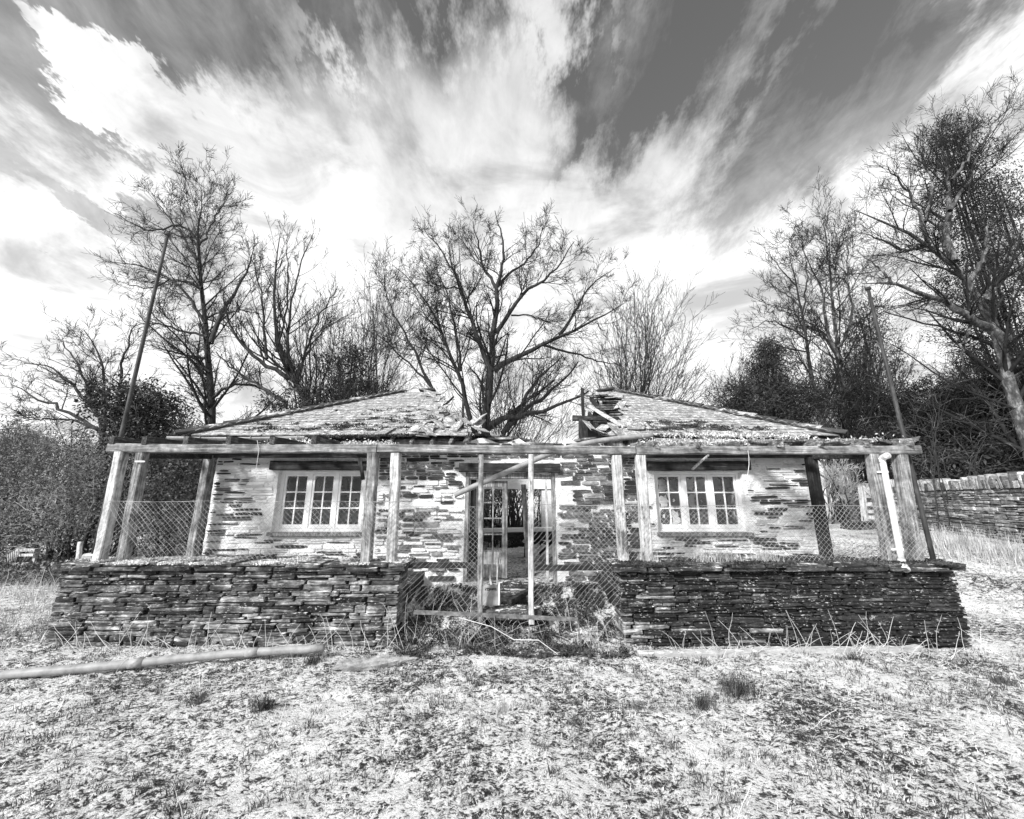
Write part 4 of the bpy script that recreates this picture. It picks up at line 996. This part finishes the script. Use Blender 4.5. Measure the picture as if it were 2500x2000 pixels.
c_limbs = [
 ([(985, 1490), (1000, 1300), (1020, 1150), (1040, 950), (1045, 800), (1048, 690)], .34, .13, .0),
 ([(1048, 690), (1010, 630), (965, 570), (960, 480), (930, 380), (920, 320)], .12, .02, .3),
 ([(1048, 690), (1080, 580), (1090, 480), (1075, 380), (1040, 260)], .12, .02, -.2),
 ([(1060, 670), (1130, 600), (1240, 520), (1300, 400), (1310, 340)], .1, .02, .25),
 ([(1045, 940), (1130, 820), (1200, 690), (1340, 640), (1400, 560), (1480, 430)], .15, .02, -.3),
 ([(1015, 1150), (960, 1020), (910, 850), (850, 680), (820, 600), (740, 480), (640, 350)], .17, .02, .15),
 ([(850, 690), (770, 690), (700, 660), (600, 640)], .06, .015, -.4),
 ([(1035, 1150), (1090, 1085), (1200, 1050), (1310, 1000), (1400, 950), (1490, 930), (1600, 860), (1760, 770)], .19, .02, -.15),
 ([(1400, 950), (1460, 870), (1500, 760), (1580, 660), (1700, 580)], .11, .015, .3),
 ([(1310, 1005), (1440, 1040), (1560, 1080), (1740, 1120)], .09, .02, .3),
 ([(1000, 1460), (1050, 1410), (1150, 1400), (1280, 1380), (1420, 1330), (1560, 1260)], .2, .05, -.1),
 ([(1085, 1495), (1160, 1370), (1230, 1270), (1290, 1170), (1400, 1080)], .17, .04, .3),
 ([(1100, 1480), (1200, 1350), (1330, 1280), (1430, 1190), (1500, 1100)], .17, .04, .1),
 ([(930, 1490), (870, 1330), (850, 1150), (770, 1020), (730, 880), (650, 760), (580, 640), (470, 560)], .16, .02, .2),
 ([(850, 1150), (830, 940), (790, 800), (760, 650), (700, 600)], .09, .02, -.2),
 ([(700, 1260), (600, 1050), (520, 900), (440, 760), (425, 590)], .1, .02, .2),
 ([(1130, 840), (1230, 840), (1330, 880), (1420, 870)], .06, .015, .1),
 ([(700, 1250), (560, 1100), (440, 990), (350, 880)], .08, .015, .3)]
tree('bare_tree', 'broad bare tree with many spreading limbs behind the roof gap', 'tree', 15.5, c_limbs, z2, .34, 1, LV)
a_limbs = [
 ([(985, 1610), (950, 1500), (945, 1300), (935, 1150), (910, 980), (890, 850), (905, 740), (920, 600), (910, 530)], .3, .02, .1),
 ([(955, 1240), (985, 1130), (1050, 1040), (1120, 920), (1150, 800)], .16, .02, .2),
 ([(930, 1150), (840, 1000), (720, 910), (600, 880), (490, 870)], .1, .02, -.2),
 ([(890, 860), (800, 720), (720, 610), (690, 560)], .09, .02, .2),
 ([(900, 780), (820, 690), (700, 740), (600, 700), (520, 650)], .08, .02, -.15),
 ([(940, 1210), (820, 1180), (700, 1150), (580, 1160)], .09, .02, .1),
 ([(915, 990), (790, 940), (680, 1000), (540, 960)], .08, .02, .3),
 ([(900, 800), (960, 700), (1020, 600), (1030, 560)], .07, .02, .3),
 ([(950, 1370), (860, 1300), (780, 1310)], .07, .03, -.2), ([(960, 1490), (1060, 1420), (1180, 1430), (1290, 1510)], .09, .04, .1),
 ([(1000, 1110), (1100, 1090), (1190, 1110)], .06, .02, -.3), ([(1080, 1400), (1000, 1480), (940, 1540)], .05, .03, .1)]
tree('bare_tree', 'tall bare tree behind the left hip of the roof', 'tree', 16, a_limbs, z1, .3, 2, LV)
b_limbs = [
 ([(1430, 1520), (1340, 1420), (1250, 1270), (1230, 1180), (1235, 1000), (1260, 850), (1270, 740)], .26, .02, .1),
 ([(1310, 1400), (1200, 1330), (1120, 1280), (1050, 1180), (1020, 1040)], .14, .02, -.2),
 ([(1300, 1360), (1300, 1200), (1330, 1000), (1380, 820), (1420, 740)], .1, .02, .2),
 ([(1350, 1420), (1380, 1280), (1440, 1120), (1530, 980)], .09, .02, -.2),
 ([(1340, 1400), (1400, 1250), (1500, 1150), (1580, 1110)], .07, .02, .3),
 ([(1210, 1310), (1190, 1150), (1180, 1000), (1140, 860), (1120, 780)], .08, .02, .1),
 ([(1250, 1280), (1300, 1100), (1310, 900), (1300, 760)], .07, .02, -.1),
 ([(1300, 1510), (1170, 1430), (1040, 1350), (980, 1280)], .11, .03, .2)]
LVB = [(16, .2, 1.0, (15, 40), .45, 8, .08, .12, .5, .5, 3.4, .3, 5), (6, .2, 1.0, (15, 45), .42, 6, .12, .1, .55, .25, 1.5, .35, 4), (4, .2, 1., (20, 50), .45, 4, .15, .08, .6, .15, .7, .4, 3)]
tree('bare_tree', 'bare tree leaning left with upright shoots over the left roof slope', 'tree', 14.5, b_limbs, z1, .26, 3, LVB)
f_limbs = [
 ([(470, 1640), (480, 1450), (470, 1320), (430, 1210), (380, 1180)], .13, .02, .1),
 ([(470, 1650), (440, 1550), (350, 1450), (250, 1350), (110, 1330)], .1, .02, -.1),
 ([(470, 1650), (400, 1600), (250, 1520), (150, 1480), (60, 1430)], .1, .02, .1),
 ([(520, 1640), (545, 1420), (550, 1300), (580, 1190), (620, 1150)], .1, .02, .1),
 ([(440, 1570), (380, 1400), (330, 1290), (260, 1220)], .08, .02, .2),
 ([(470, 1640), (330, 1590), (180, 1590), (50, 1550)], .06, .015, -.2)]
tree('bare_tree', 'low wide bare tree at the far left behind the hedge', 'tree', 12.5, f_limbs, z1, .13, 4, [(13, .12, 1.0, (20, 50), .42, 8, .08, .03, .45, .5, 2.2, .3, 4), (7, .12, 1.0, (25, 55), .42, 6, .1, .04, .5, .3, 1.2, .3, 3), (5, .12, 1., (25, 55), .5, 4, .12, .05, .6, .2, .6, .4, 3)])
p_limbs = [
 ([(670, 1610), (620, 1400), (590, 1200), (560, 1050), (530, 900), (510, 800)], .2, .02, .1),
 ([(600, 1230), (520, 1170), (430, 1130), (330, 1180)], .06, .015, -.2), ([(570, 1080), (480, 1000), (400, 950)], .06, .015, .2),
 ([(545, 980), (450, 880), (420, 820)], .05, .015, -.2), ([(600, 1280), (480, 1260), (360, 1230), (300, 1220)], .06, .015, .2),
 ([(575, 1100), (600, 980), (590, 850), (560, 760)], .06, .015, .3)]
tree('bare_tree', 'slender bare tree with a leaning trunk behind the right roof hip', 'tree', 17, p_limbs, z3, .2, 5, LV, 'bark', 'twig')
q_limbs = [
 ([(775, 1650), (750, 1400), (735, 1250), (715, 1100), (700, 900), (680, 750), (665, 670)], .24, .02, .1),
 ([(745, 1310), (680, 1190), (665, 1000), (600, 880), (550, 760)], .13, .02, .2),
 ([(735, 1260), (790, 1200), (800, 1050), (770, 900), (780, 740)], .1, .02, -.2),
 ([(715, 1000), (780, 920), (830, 850)], .06, .015, .2), ([(705, 900), (740, 800), (760, 700)], .05, .015, -.3),
 ([(760, 1470), (820, 1420), (900, 1330)], .1, .02, .2), ([(760, 1480), (690, 1420), (610, 1350), (590, 1330)], .08, .02, -.2)]
tree('bare_tree', 'forked bare tree standing left of the right metal pole', 'tree', 18, q_limbs, z3, .24, 6, LV, 'pale_bark', 'twig')
d_limbs = [
 ([(1540, 1480), (1450, 1230), (1410, 1060), (1330, 960), (1260, 870), (1150, 790), (1060, 720), (900, 680), (820, 640)], .34, .02, -.05),
 ([(1260, 870), (1220, 800), (1240, 650), (1250, 500), (1200, 330), (1210, 220)], .17, .02, .2),
 ([(1140, 785), (1120, 680), (1060, 560), (960, 440)], .1, .02, -.2), ([(1130, 690), (1170, 560), (1130, 420), (1080, 290)], .08, .02, .2),
 ([(1500, 1215), (1340, 1150), (1280, 1080), (1140, 1020), (980, 970), (850, 970)], .2, .02, -.15),
 ([(980, 970), (920, 900), (850, 850)], .07, .015, .2), ([(1150, 790), (1040, 820), (950, 770), (830, 740)], .09, .015, .1),
 ([(1240, 640), (1330, 500), (1380, 350), (1440, 230), (1520, 170)], .1, .02, .2), ([(1400, 1050), (1480, 920), (1530, 820), (1570, 700)], .16, .05, .1),
 ([(1330, 960), (1400, 850), (1420, 700)], .12, .03, -.2), ([(1340, 1150), (1290, 1250), (1310, 1370)], .07, .03, -.2),
 ([(1250, 500), (1330, 400), (1340, 280), (1330, 170)], .07, .015, -.2), ([(1220, 800), (1080, 800), (950, 850)], .07, .015, -.2)]
dt, dtw = tree('bare_tree', 'largest bare tree with pale twisting limbs at the right edge', 'tree', 11.5, d_limbs, z3, .34, 7, LV, 'pale_bark', 'twig')
# thin multi-stem thickets
def thicket(name, label, cat, Y, stems, seed, twigm='twig', nst=16, lv=None, rad=.03):
    rng = np.random.default_rng(seed); Lm = []
    for k in range(nst):
        (bx, by), (tx0, tx1), (ty0, ty1) = stems; a = P(bx + rng.uniform(-40, 40), by, Y + rng.uniform(-.8, .8)); a[2] = float(hgt(a[0], a[1])) - .05
        u = k / max(nst - 1, 1); tx = tx0 + (tx1 - tx0) * u + rng.uniform(-15, 15); ty = ty0 + (ty1 - ty0) * (4 * (u - .5) ** 2) * rng.uniform(.7, 1.1) + rng.uniform(0, 60)
        b = P(tx, ty, Y + rng.uniform(-1.2, 1.2)); mid = a + (b - a) * .45 + np.array((-.25 * (b[0] - a[0]), 0, .06 * (b[2] - a[2]))); Lm.append(resample([a, mid, b], 12))
    LP = np.stack(Lm); LP[:, 1:] += rng.normal(size=LP[:, 1:].shape) * .03; LR = np.linspace(1, .22, 12)[None] * rng.uniform(.7, 1.3, nst)[:, None] * rad
    base = LP[:, 0].mean(0); t = thing(name, label, cat, base); V, F = tubes(LP, LR, 5); npobj('stems', V, F, 'bark', t); out = []; cp_, cr_ = LP, LR
    for (n, t0, t1, ang, lf, kk, wig, up, rf, mn, mx, tip, sides) in (lv or LVB[:2]):
        cp_, cr_ = grow(rng, cp_, cr_, n, t0, t1, ang, lf, kk, wig, up, rf, tip, mn, mx); cr_ = np.maximum(cr_, .0058 * Y / 15); out.append(tubes(cp_, cr_, sides))
    V, F = joinVF(out); npobj('crown', V, F, twigm, t); return t, cp_
LT = [(12, .2, 1.0, (18, 50), .42, 7, .09, .06, .5, .3, 2.6, .3, 3), (7, .15, 1.0, (20, 50), .42, 4, .12, .05, .6, .2, 1.0, .35, 3)]
thicket('coppice_shrub', 'dense bare coppice with upright stems behind the right roof apex', 'shrub', 14, ((1550, 1050), (1430, 1730), (700, 900)), 11, nst=38, lv=LT)
thicket('coppice_shrub', 'thin bare upright shoots behind the left roof apex', 'shrub', 13, ((900, 1050), (820, 1010), (680, 820)), 12, nst=22, lv=LT)
thicket('coppice_shrub', 'fine bare shoots between the leaning tree and the holly', 'shrub', 13.5, ((790, 1050), (690, 870), (700, 880)), 13, nst=18, lv=LT)
thicket('coppice_shrub', 'low tangle of bare twigs below the large tree in the roof gap', 'shrub', 13, ((1240, 1120), (1000, 1480), (820, 1010)), 14, nst=26, lv=LT, rad=.022)
thicket('coppice_shrub', 'bare thicket behind the right roof hip beside the pine', 'shrub', 19, ((1800, 1100), (1715, 1900), (880, 1010)), 15, nst=22, lv=LT, rad=.04)
thicket('coppice_shrub', 'pale tangled branches in front of the conifer hedge by the right pole', 'shrub', 12.2, ((2290, 1150), (2150, 2480), (850, 960)), 16, 'pale_bark', nst=8, lv=[(9, .3, 1., (25, 70), .4, 8, .22, .0, .5, .3, 1.8, .3, 3), (6, .2, 1., (25, 60), .5, 5, .2, .0, .6, .2, .8, .4, 3)], rad=.02)
thicket('coppice_shrub', 'bare trunks and twigs among the evergreens left of the right pole', 'shrub', 20, ((2120, 1150), (2030, 2230), (760, 900)), 17, 'mid_twig', nst=20, lv=LT, rad=.06)
thicket('coppice_shrub', 'bare stems by the field gate seen through the right veranda', 'shrub', 16, ((2040, 1260), (2000, 2110), (1090, 1140)), 18, 'pale_twig', nst=12, lv=LT, rad=.03)
thicket('coppice_shrub', 'young bare trees seen through the cottage doorway', 'shrub', 14, ((1250, 1260), (1150, 1360), (1050, 1120)), 19, 'mid_twig', nst=14, lv=LT, rad=.03)
# ------------------------------------------------------------------ evergreens and hedges
def blob_points(rng, c, rad, n, shell=.55, lump=.35):
    u = nrm(rng.normal(size=(n, 3))); r = shell + (1 - shell) * rng.uniform(0, 1, n) ** .6
    w = 1 + lump * (np.sin(u[:, 0] * 5.1 + c[0]) * np.sin(u[:, 2] * 4.3 + c[1]) + .5 * np.sin(u[:, 1] * 9 + u[:, 2] * 7))
    return np.array(c) + u * (r * w)[:, None] * np.array(rad)
def evergreen(name, label, cat, blobs, seed, leaf, mat, nclump, per, spread, asp=.45, droop=0, stem=True, twigm='mid_twig', twigs=0):
    rng = np.random.default_rng(seed); C = []; tot = sum(b[1][0] * b[1][2] for b in blobs)
    for (c, rad) in blobs:
        n = max(8, int(nclump * rad[0] * rad[2] / tot)); Q = blob_points(rng, c, rad, n); Q[:, 2] = np.maximum(Q[:, 2], hgt(Q[:, 0], Q[:, 1]) + .05)
        k = rng.integers(per // 2, per, n); idx = np.repeat(np.arange(n), k)
        C.append(Q[idx] + rng.normal(size=(len(idx), 3)) * spread)
    C = np.concatenate(C); C[:, 2] = np.maximum(C[:, 2], hgt(C[:, 0], C[:, 1]) + .01)
    b0 = blobs[0][0]; gz = float(hgt(b0[0], b0[1])); t = thing(name, label, cat, (b0[0], b0[1], gz))
    V, F = leafquads(rng, C, leaf, asp, droop); npobj('crown', V, F, mat, t)
    if stem:
        st = []
        for (c, rad) in blobs:
            for _ in range(4):
                a = np.array((c[0] + rng.uniform(-.3, .3) * rad[0], c[1] + rng.uniform(-.2, .2), 0)); a[2] = float(hgt(a[0], a[1])) - .05
                st.append(resample([a, (a + np.array(c)) / 2 + rng.normal(size=3) * .1, np.array(c) + np.array((rng.uniform(-.5, .5) * rad[0], 0, .5 * rad[2]))], 10))
        SPt = np.stack(st); SR = np.linspace(1, .3, 10)[None] * np.full(len(st), .05)[:, None]; out = [tubes(SPt, SR, 5)]
        npobj('trunk', *out[0], 'bark', t)
        if twigs:
            q, r_ = grow(rng, SPt, SR, twigs, .2, 1., (30, 80), .6, 8, .3, .02, .4, .3, .4, 2.2); q2, r2 = grow(rng, q, r_, 5, .3, 1., (20, 60), .5, 5, .3, .02, .5, .4, .2, 1.)
            V, F = joinVF([tubes(q, np.maximum(r_, .004), 3), tubes(q2, np.maximum(r2, .003), 3)]); npobj('twigs', V, F, twigm, t)
    return t
def bl(px, py, Y, rx, ry, rz): return (P(px, py, Y), (rx, ry, rz))
evergreen('ivy_bush', 'dark ivy-covered bush beside the tall dark pole', 'bush', [bl(300, 990, 9.6, .75, .6, .55), bl(370, 1000, 9.8, .75, .6, .6), bl(330, 1060, 9.6, .7, .5, .5)], 51, .085, 'ivy_leaf', 420, 34, .1, twigs=8)
evergreen('holly_tree', 'dark evergreen holly showing above the left roof slope', 'tree', [bl(852, 900, 13.5, .85, .7, 1.0), bl(890, 960, 13.5, 1.2, .7, .6), bl(720, 985, 13.2, 1.3, .6, .4), bl(810, 985, 13.2, .8, .6, .5)], 52, .10, 'ivy_leaf', 360, 30, .13, twigs=6)
evergreen('pine_tree', 'dark bushy pine behind the right roof hip', 'tree', [bl(1878, 905, 15, .85, .8, 1.0), bl(1874, 858, 15, .38, .4, .6), bl(1850, 980, 15, 1.6, 1.1, .9), bl(1945, 985, 15, 1.2, 1.1, .9), bl(1790, 1030, 15, 1.2, 1., .6)], 53, .12, 'conifer_leaf', 1700, 36, .15, .22, .3, twigs=5, twigm='mid_twig')
evergreen('ivy_clad_tree', 'dense ivy-clad evergreen rising beside the largest bare tree', 'tree', [bl(2335, 380, 12.6, .7, .8, 1.3), bl(2380, 520, 12.6, 1.1, .9, 1.6), bl(2400, 680, 12.6, 1.3, 1., 1.6), bl(2440, 480, 12.8, .8, .8, 1.4), bl(2420, 820, 12.6, 1.3, 1., 1.4), bl(2300, 330, 12.6, .4, .5, .6)], 54, .075, 'ivy_leaf', 1100, 44, .17, twigs=6)
evergreen('conifer_hedge', 'dark feathery conifer hedge above the grey boundary wall', 'hedge', [bl(2210, 1090, 16.5, 1.5, 1.2, 1.9), bl(2300, 1070, 15.4, 1.5, 1.2, 2.1), bl(2390, 1050, 14.6, 1.4, 1.2, 2.2), bl(2470, 1050, 13.6, 1.4, 1.2, 2.2), bl(2240, 1000, 16.8, 1.3, 1.2, 1.3), bl(2350, 985, 15.8, 1.3, 1.2, 1.4), bl(2450, 980, 14.4, 1.3, 1.2, 1.5), bl(2560, 1010, 13, 1.6, 1.2, 2.2)], 55, .11, 'conifer_leaf', 3600, 44, .11, .3, .9, twigs=0)
evergreen('leafy_laurel', 'glossy broadleaf shrub in front of the conifer hedge', 'shrub', [bl(2330, 1135, 13.9, .9, .6, .55), bl(2440, 1120, 12.8, .8, .6, .6)], 56, .16, 'dark_leaf', 220, 24, .14, .35)
evergreen('conifer_tree', 'dark drooping conifer behind the right metal pole', 'tree', [bl(2130, 900, 18, 1.2, 1.2, 2.2), bl(2140, 1010, 18, 1.8, 1.3, 1.6), bl(2110, 790, 18, .7, .8, 1.2), bl(2060, 960, 19, 1., 1., 1.3)], 57, .13, 'conifer_leaf', 760, 34, .2, .25, .8, twigs=5)
evergreen('hedge_bush', 'bushy hedge with pale twigs beyond the left veranda posts', 'bush', [bl(330, 1190, 9.8, 1.3, .9, 1.2), bl(430, 1170, 10.4, 1.4, 1., 1.2), bl(400, 1290, 10, 1.4, .9, .9), bl(500, 1230, 10.8, 1., .8, 1.3)], 58, .055, 'hedge_leaf', 1900, 36, .1, .5, twigs=16)
evergreen('hedge_bush', 'sprawling hedge at the far left with arching pale twigs', 'bush', [bl(100, 1200, 11, 1.8, 1., 1.0), bl(200, 1210, 10.4, 1.3, .9, 1.1), bl(230, 1140, 10.6, 1., .8, .8), bl(20, 1180, 11.5, 1.6, 1., 1.2), bl(-60, 1200, 11.5, 1.6, 1., 1.3), bl(170, 1290, 10.4, 1.5, .8, .5), bl(60, 1300, 10.9, 1.4, .8, .6), bl(-20, 1320, 10.6, 1., .7, .6)], 59, .055, 'hedge_leaf', 1900, 34, .11, .5, twigs=20, twigm='pale_twig')
evergreen('background_shrub', 'leafy shrubs growing behind the cottage seen through the doorway', 'shrub', [bl(1190, 1240, 13.2, .9, .6, .9), bl(1320, 1240, 13.4, .8, .6, .9), bl(1250, 1290, 13.5, 1.4, .6, .35)], 60, .07, 'far_leaf', 300, 30, .12, twigs=6)
# far wood on the left skyline and behind the hedges
rng = np.random.default_rng(70); C = []; ST = []
for k in range(60):
    px = rng.uniform(-80, 640) if k < 34 else rng.uniform(1650, 2700); Yk = rng.uniform(34, 55); top = 1035 + rng.uniform(-18, 30) if k < 34 else 1010 + rng.uniform(-60, 20)
    c = P(px, top + 45, Yk); Q = blob_points(rng, c, (2.4, 2, 2.0), 60, .3); idx = np.repeat(np.arange(60), 14); C.append(Q[idx] + rng.normal(size=(len(idx), 3)) * .35)
    Q = blob_points(rng, (c[0], c[1], c[2] - 3), (2.6, 2, 2.4), 50, .3); idx = np.repeat(np.arange(50), 14); C.append(Q[idx] + rng.normal(size=(len(idx), 3)) * .35)
    for _ in range(10):
        a = np.array((c[0] + rng.uniform(-1, 1), Yk, .0)); ST.append(resample([a, a * .5 + c * .5 + rng.normal(size=3) * .3, c + rng.normal(size=3) * np.array((1.4, 1, 1.4))], 6))
V1, F1 = leafquads(rng, np.concatenate(C), .3, .3); SPt = np.stack(ST); V2, F2 = tubes(SPt, np.linspace(.12, .03, 6)[None] + np.zeros((len(ST), 1)), 4)
V, F = joinVF([(V1, F1), (V2, F2)]); tag(npobj('far_wood', V, F, 'far_leaf'), 'distant bare woodland on the skyline', 'woodland', None, 'stuff')
# ------------------------------------------------------------------ grass, stalks and tussocks
rng = np.random.default_rng(90)
def blades(Pb, hmin, hmax, lean, w, mat, name, label, K=3, parent=None, kind='stuff', cat='grass'):
    N = len(Pb); h = rng.uniform(hmin, hmax, N); d = rng.normal(size=(N, 2)); d = d / np.linalg.norm(d, axis=1, keepdims=True) * rng.uniform(.1, 1, N)[:, None] * lean
    t = np.linspace(0, 1, K)[None, :, None]
    Pt = Pb[:, None, :] + np.concatenate((d[:, None, :] * (t ** 1.7) * h[:, None, None], h[:, None, None] * t * np.ones((N, 1, 1))), 2)
    sd = nrm(np.stack((-d[:, 1], d[:, 0], np.zeros(N)), 1))[:, None]; ww = (w * (1 - np.linspace(0, 1, K) * .85))[None, :, None]
    A, B = Pt - sd * ww, Pt + sd * ww; V = np.stack((A, B), 2).reshape(-1, 3); base = (np.arange(N) * K * 2)[:, None]; i_ = np.arange(K - 1)[None] * 2
    F = np.stack((base + i_, base + i_ + 1, base + i_ + 3, base + i_ + 2), -1).reshape(-1, 4); o = npobj(name, V, F, mat, parent)
    if kind: tag(o, label, cat, None, kind)
    return o
def gpts(x0, x1, y0, y1, n, th=None, sc=4., seed=9):
    x, y = rng.uniform(x0, x1, n), rng.uniform(y0, y1, n)
    if th is not None:
        k = vnoise(x * sc, y * sc, seed) * .6 + vnoise(x * sc * 3, y * sc * 3, seed + 1) * .4 > th; x, y = x[k], y[k]
    k = ~((y > 5.1) & (y < 11.6) & (np.abs(x + .03) > 1.35) & (np.abs(x) < 5.5)); x, y = x[k], y[k]
    return np.stack((x, y, hgtn(x, y) - .008), 1)
blades(gpts(-8, 8, 1.9, 5.12, 110000, .60), .012, .05, 1.2, .003, 'turf', 'turf_grass', 'short dark grass poking through the frost')
blades(gpts(-8, 8, 1.9, 5.12, 70000, .38, 5, 3), .01, .03, 1.3, .003, 'frost_grass', 'frosted_grass', 'short frosted grass over the field')
blades(gpts(-12, -5.5, 4.5, 9.2, 16000, .45), .03, .2, 1.3, .004, 'straw', 'rough_grass', 'rough pale grass beside the left wall end')
blades(gpts(6, 14, 6, 15, 22000, .58), .02, .07, .9, .004, 'straw', 'meadow_grass', 'frosty grass beyond the right veranda')
blades(gpts(-1.35, 1.3, 4.75, 6.4, 5000, .5, 3), .03, .12, 1.2, .003, 'turf', 'gateway_grass', 'tangled dead grass in the gateway')
Pb = np.stack((rng.uniform(1.4, 3.4, 1500), rng.uniform(5.14, 5.5, 1500), np.full(1500, .92)), 1)
Pb = Pb[vnoise(Pb[:, 0] * 4, Pb[:, 1] * 0, 4) > .42]
blades(Pb, .04, .16, 1., .003, 'straw', 'wall_top_grass', 'dry pale grass growing on the coping below the right window')
def stalks(Pb, hmin, hmax, name, label, mat='dry_stalk', r=.0035, bend=.7):
    N = len(Pb); L = rng.uniform(hmin, hmax, N); K = 7; d = rng.normal(size=(N, 3)) * np.array((.55, .3, .2)) + np.array((0, -.1, 1)); d = nrm(d); Pt = np.zeros((N, K, 3)); Pt[:, 0] = Pb
    for k in range(1, K):
        d = nrm(d + rng.normal(size=(N, 3)) * .13 * bend + np.array((0, 0, -.05 * bend))); Pt[:, k] = Pt[:, k - 1] + d * (L / (K - 1))[:, None]
    Pt[:, :, 2] = np.maximum(Pt[:, :, 2], hgtn(Pt[:, :, 0], Pt[:, :, 1]) + .01); Pt[:, :, 1] = np.where((np.abs(Pt[:, :, 0]) > 1.35) & (Pb[:, 1] < 5.1)[:, None], np.minimum(Pt[:, :, 1], 5.06), Pt[:, :, 1])
    V, F = tubes(Pt, np.linspace(1, .5, K)[None] * np.full((N, 1), r), 3); tag(npobj(name, V, F, mat), label, 'stalks', None, 'stuff')
def row(x0, x1, y0, y1, n): x, y = rng.uniform(x0, x1, n), rng.uniform(y0, y1, n); return np.stack((x, y, hgtn(x, y) - .01), 1)
stalks(row(-5.3, -1.4, 4.85, 5.08, 75), .1, .5, 'dead_stalks', 'dead pale stalks along the foot of the grey low wall')
stalks(row(1.4, 5.6, 4.7, 5.06, 90), .1, .48, 'dead_stalks', 'dead pale stalks along the foot of the blackened low wall')
stalks(row(-1.35, -.3, 4.8, 5.5, 45), .15, .6, 'dead_stalks', 'thick tangle of dead stems in the left half of the gateway', r=.003)
stalks(row(-1.35, 1.3, 4.75, 5.5, 130), .08, .35, 'bramble_stems', 'dark bramble stems tangled through the gateway', 'mid_twig', .003, 1.5)
C = gpts(-1.36, 1.3, 4.75, 6.35, 30000, .46, 6, 8); C[:, 2] += rng.uniform(.005, .06, len(C)); V, F = leafquads(rng, C, .03, .6); tag(npobj('bramble_leaves', V, F, 'turf'), 'dark bramble and moss leaves carpeting the gateway', 'brambles', None, 'stuff')
stalks(row(.6, 1.3, 4.9, 5.5, 24), .12, .6, 'dead_stalks', 'dead stems in the right half of the gateway')
stalks(row(-7, 7, 2.4, 4.7, 60), .06, .3, 'loose_stalks', 'scattered dead straws lying in the frosty grass')
stalks(row(-9, -5.7, 4.8, 7.5, 60), .2, .7, 'dead_stalks', 'dead stems standing in the rough grass left of the wall')
b_ = row(-5.0, -2.4, 6.05, 6.1, 60); b_[:, 2] = .5; stalks(b_, .2, .8, 'wall_foot_weeds', 'thin dry weeds against the cottage wall below the left window', 'mid_twig', .0025)
tl = [((1800, 1690), 'upright dark grass tussock in front of the blackened wall, left of its middle', .26, 260), ((1715, 1725), 'small spiky grass tussock beside a taller one on the frost', .16, 160), ((640, 1735), 'dark grass tussock alone on the frosty lawn below the ground pipe', .16, 200), ((760, 1625), 'dark grass tussock just below the end of the ground pipe', .14, 170), ((475, 1715), 'thin grass tuft left of the lone dark tussock', .14, 90), ((1220, 1735), 'pale straw tuft in the middle of the frosty lawn', .16, 60), ((2450, 1670), 'grass tussock at the right edge of the lawn', .16, 150), ((2090, 1620), 'low grass tussock against the pale kerb', .13, 150)]
for (px, py), lab, h, n in tl:
    c = PZ(px, py, 0); x, y = c[0] + rng.normal(size=n) * .3 * h, c[1] + rng.normal(size=n) * .3 * h; Pb = np.stack((x, y, hgtn(x, y) - .01), 1)
    o = blades(Pb, h * .15, h * .9, 1.1, .003, 'straw' if 'straw' in lab else 'turf', 'grass_tussock', lab, 4, None, None); tag(o, lab, 'tussock', 'grass tussocks on the lawn')
for (px, py, lab) in ((2440, 1375, 'pale rushes at the foot of the boundary wall'), (2310, 1360, 'smaller clump of pale rushes behind the right wall end')):
    c = PZ(px, py, .45); n = 500; x, y = c[0] + rng.normal(size=n) * .45, c[1] + rng.normal(size=n) * .4; Pb = np.stack((x, y, hgtn(x, y) - .02), 1)
    o = blades(Pb, .15, .55, .6, .006, 'straw', 'rush_clump', lab, 4, None, None); tag(o, lab, 'rushes', None, 'stuff')

# dark leafy undergrowth below the left hedge
C = gpts(-13, -6.3, 8.4, 11.5, 26000, .4, 2, 5); C[:, 2] += rng.uniform(.02, .4, len(C)) ** 1.5; V, F = leafquads(rng, C, .07, .4); tag(npobj('hedge_undergrowth', V, F, 'hedge_leaf'), 'dark undergrowth along the foot of the left hedge', 'undergrowth', None, 'stuff')
# small dark tufts scattered over the lawn
x, y = rng.uniform(-7.5, 7.5, 420), rng.uniform(1.9, 4.9, 420); n = 26; X2 = np.repeat(x, n) + rng.normal(size=420 * n) * .03; Y2 = np.repeat(y, n) + rng.normal(size=420 * n) * .03
blades(np.stack((X2, Y2, hgtn(X2, Y2) - .006), 1), .015, .07, 1.3, .003, 'turf', 'lawn_tufts', 'small dark grass tufts scattered through the frost')

# moss and frosted tufts bedded along both low wall tops
for (xa, xb, nm) in ((-5.6, -1.35, 'left'), (1.3, 5.5, 'right')):
    x = rng.uniform(xa, xb, 16000); y = rng.uniform(4.99, 5.55, 16000); k = vnoise(x * 6, y * 6, 21) > (.5 if nm == 'left' else .42); C = np.stack((x, y, .918 + rng.uniform(0, .02, len(x))), 1)[k]
    V, F = leafquads(rng, C, .022, .6); tag(npobj('wall_moss', V, F, 'frost_grass' if nm == 'left' else 'moss'), 'frosted moss on the coping of the grey low wall' if nm == 'left' else 'dark moss on the coping of the blackened low wall', 'moss', None, 'stuff')
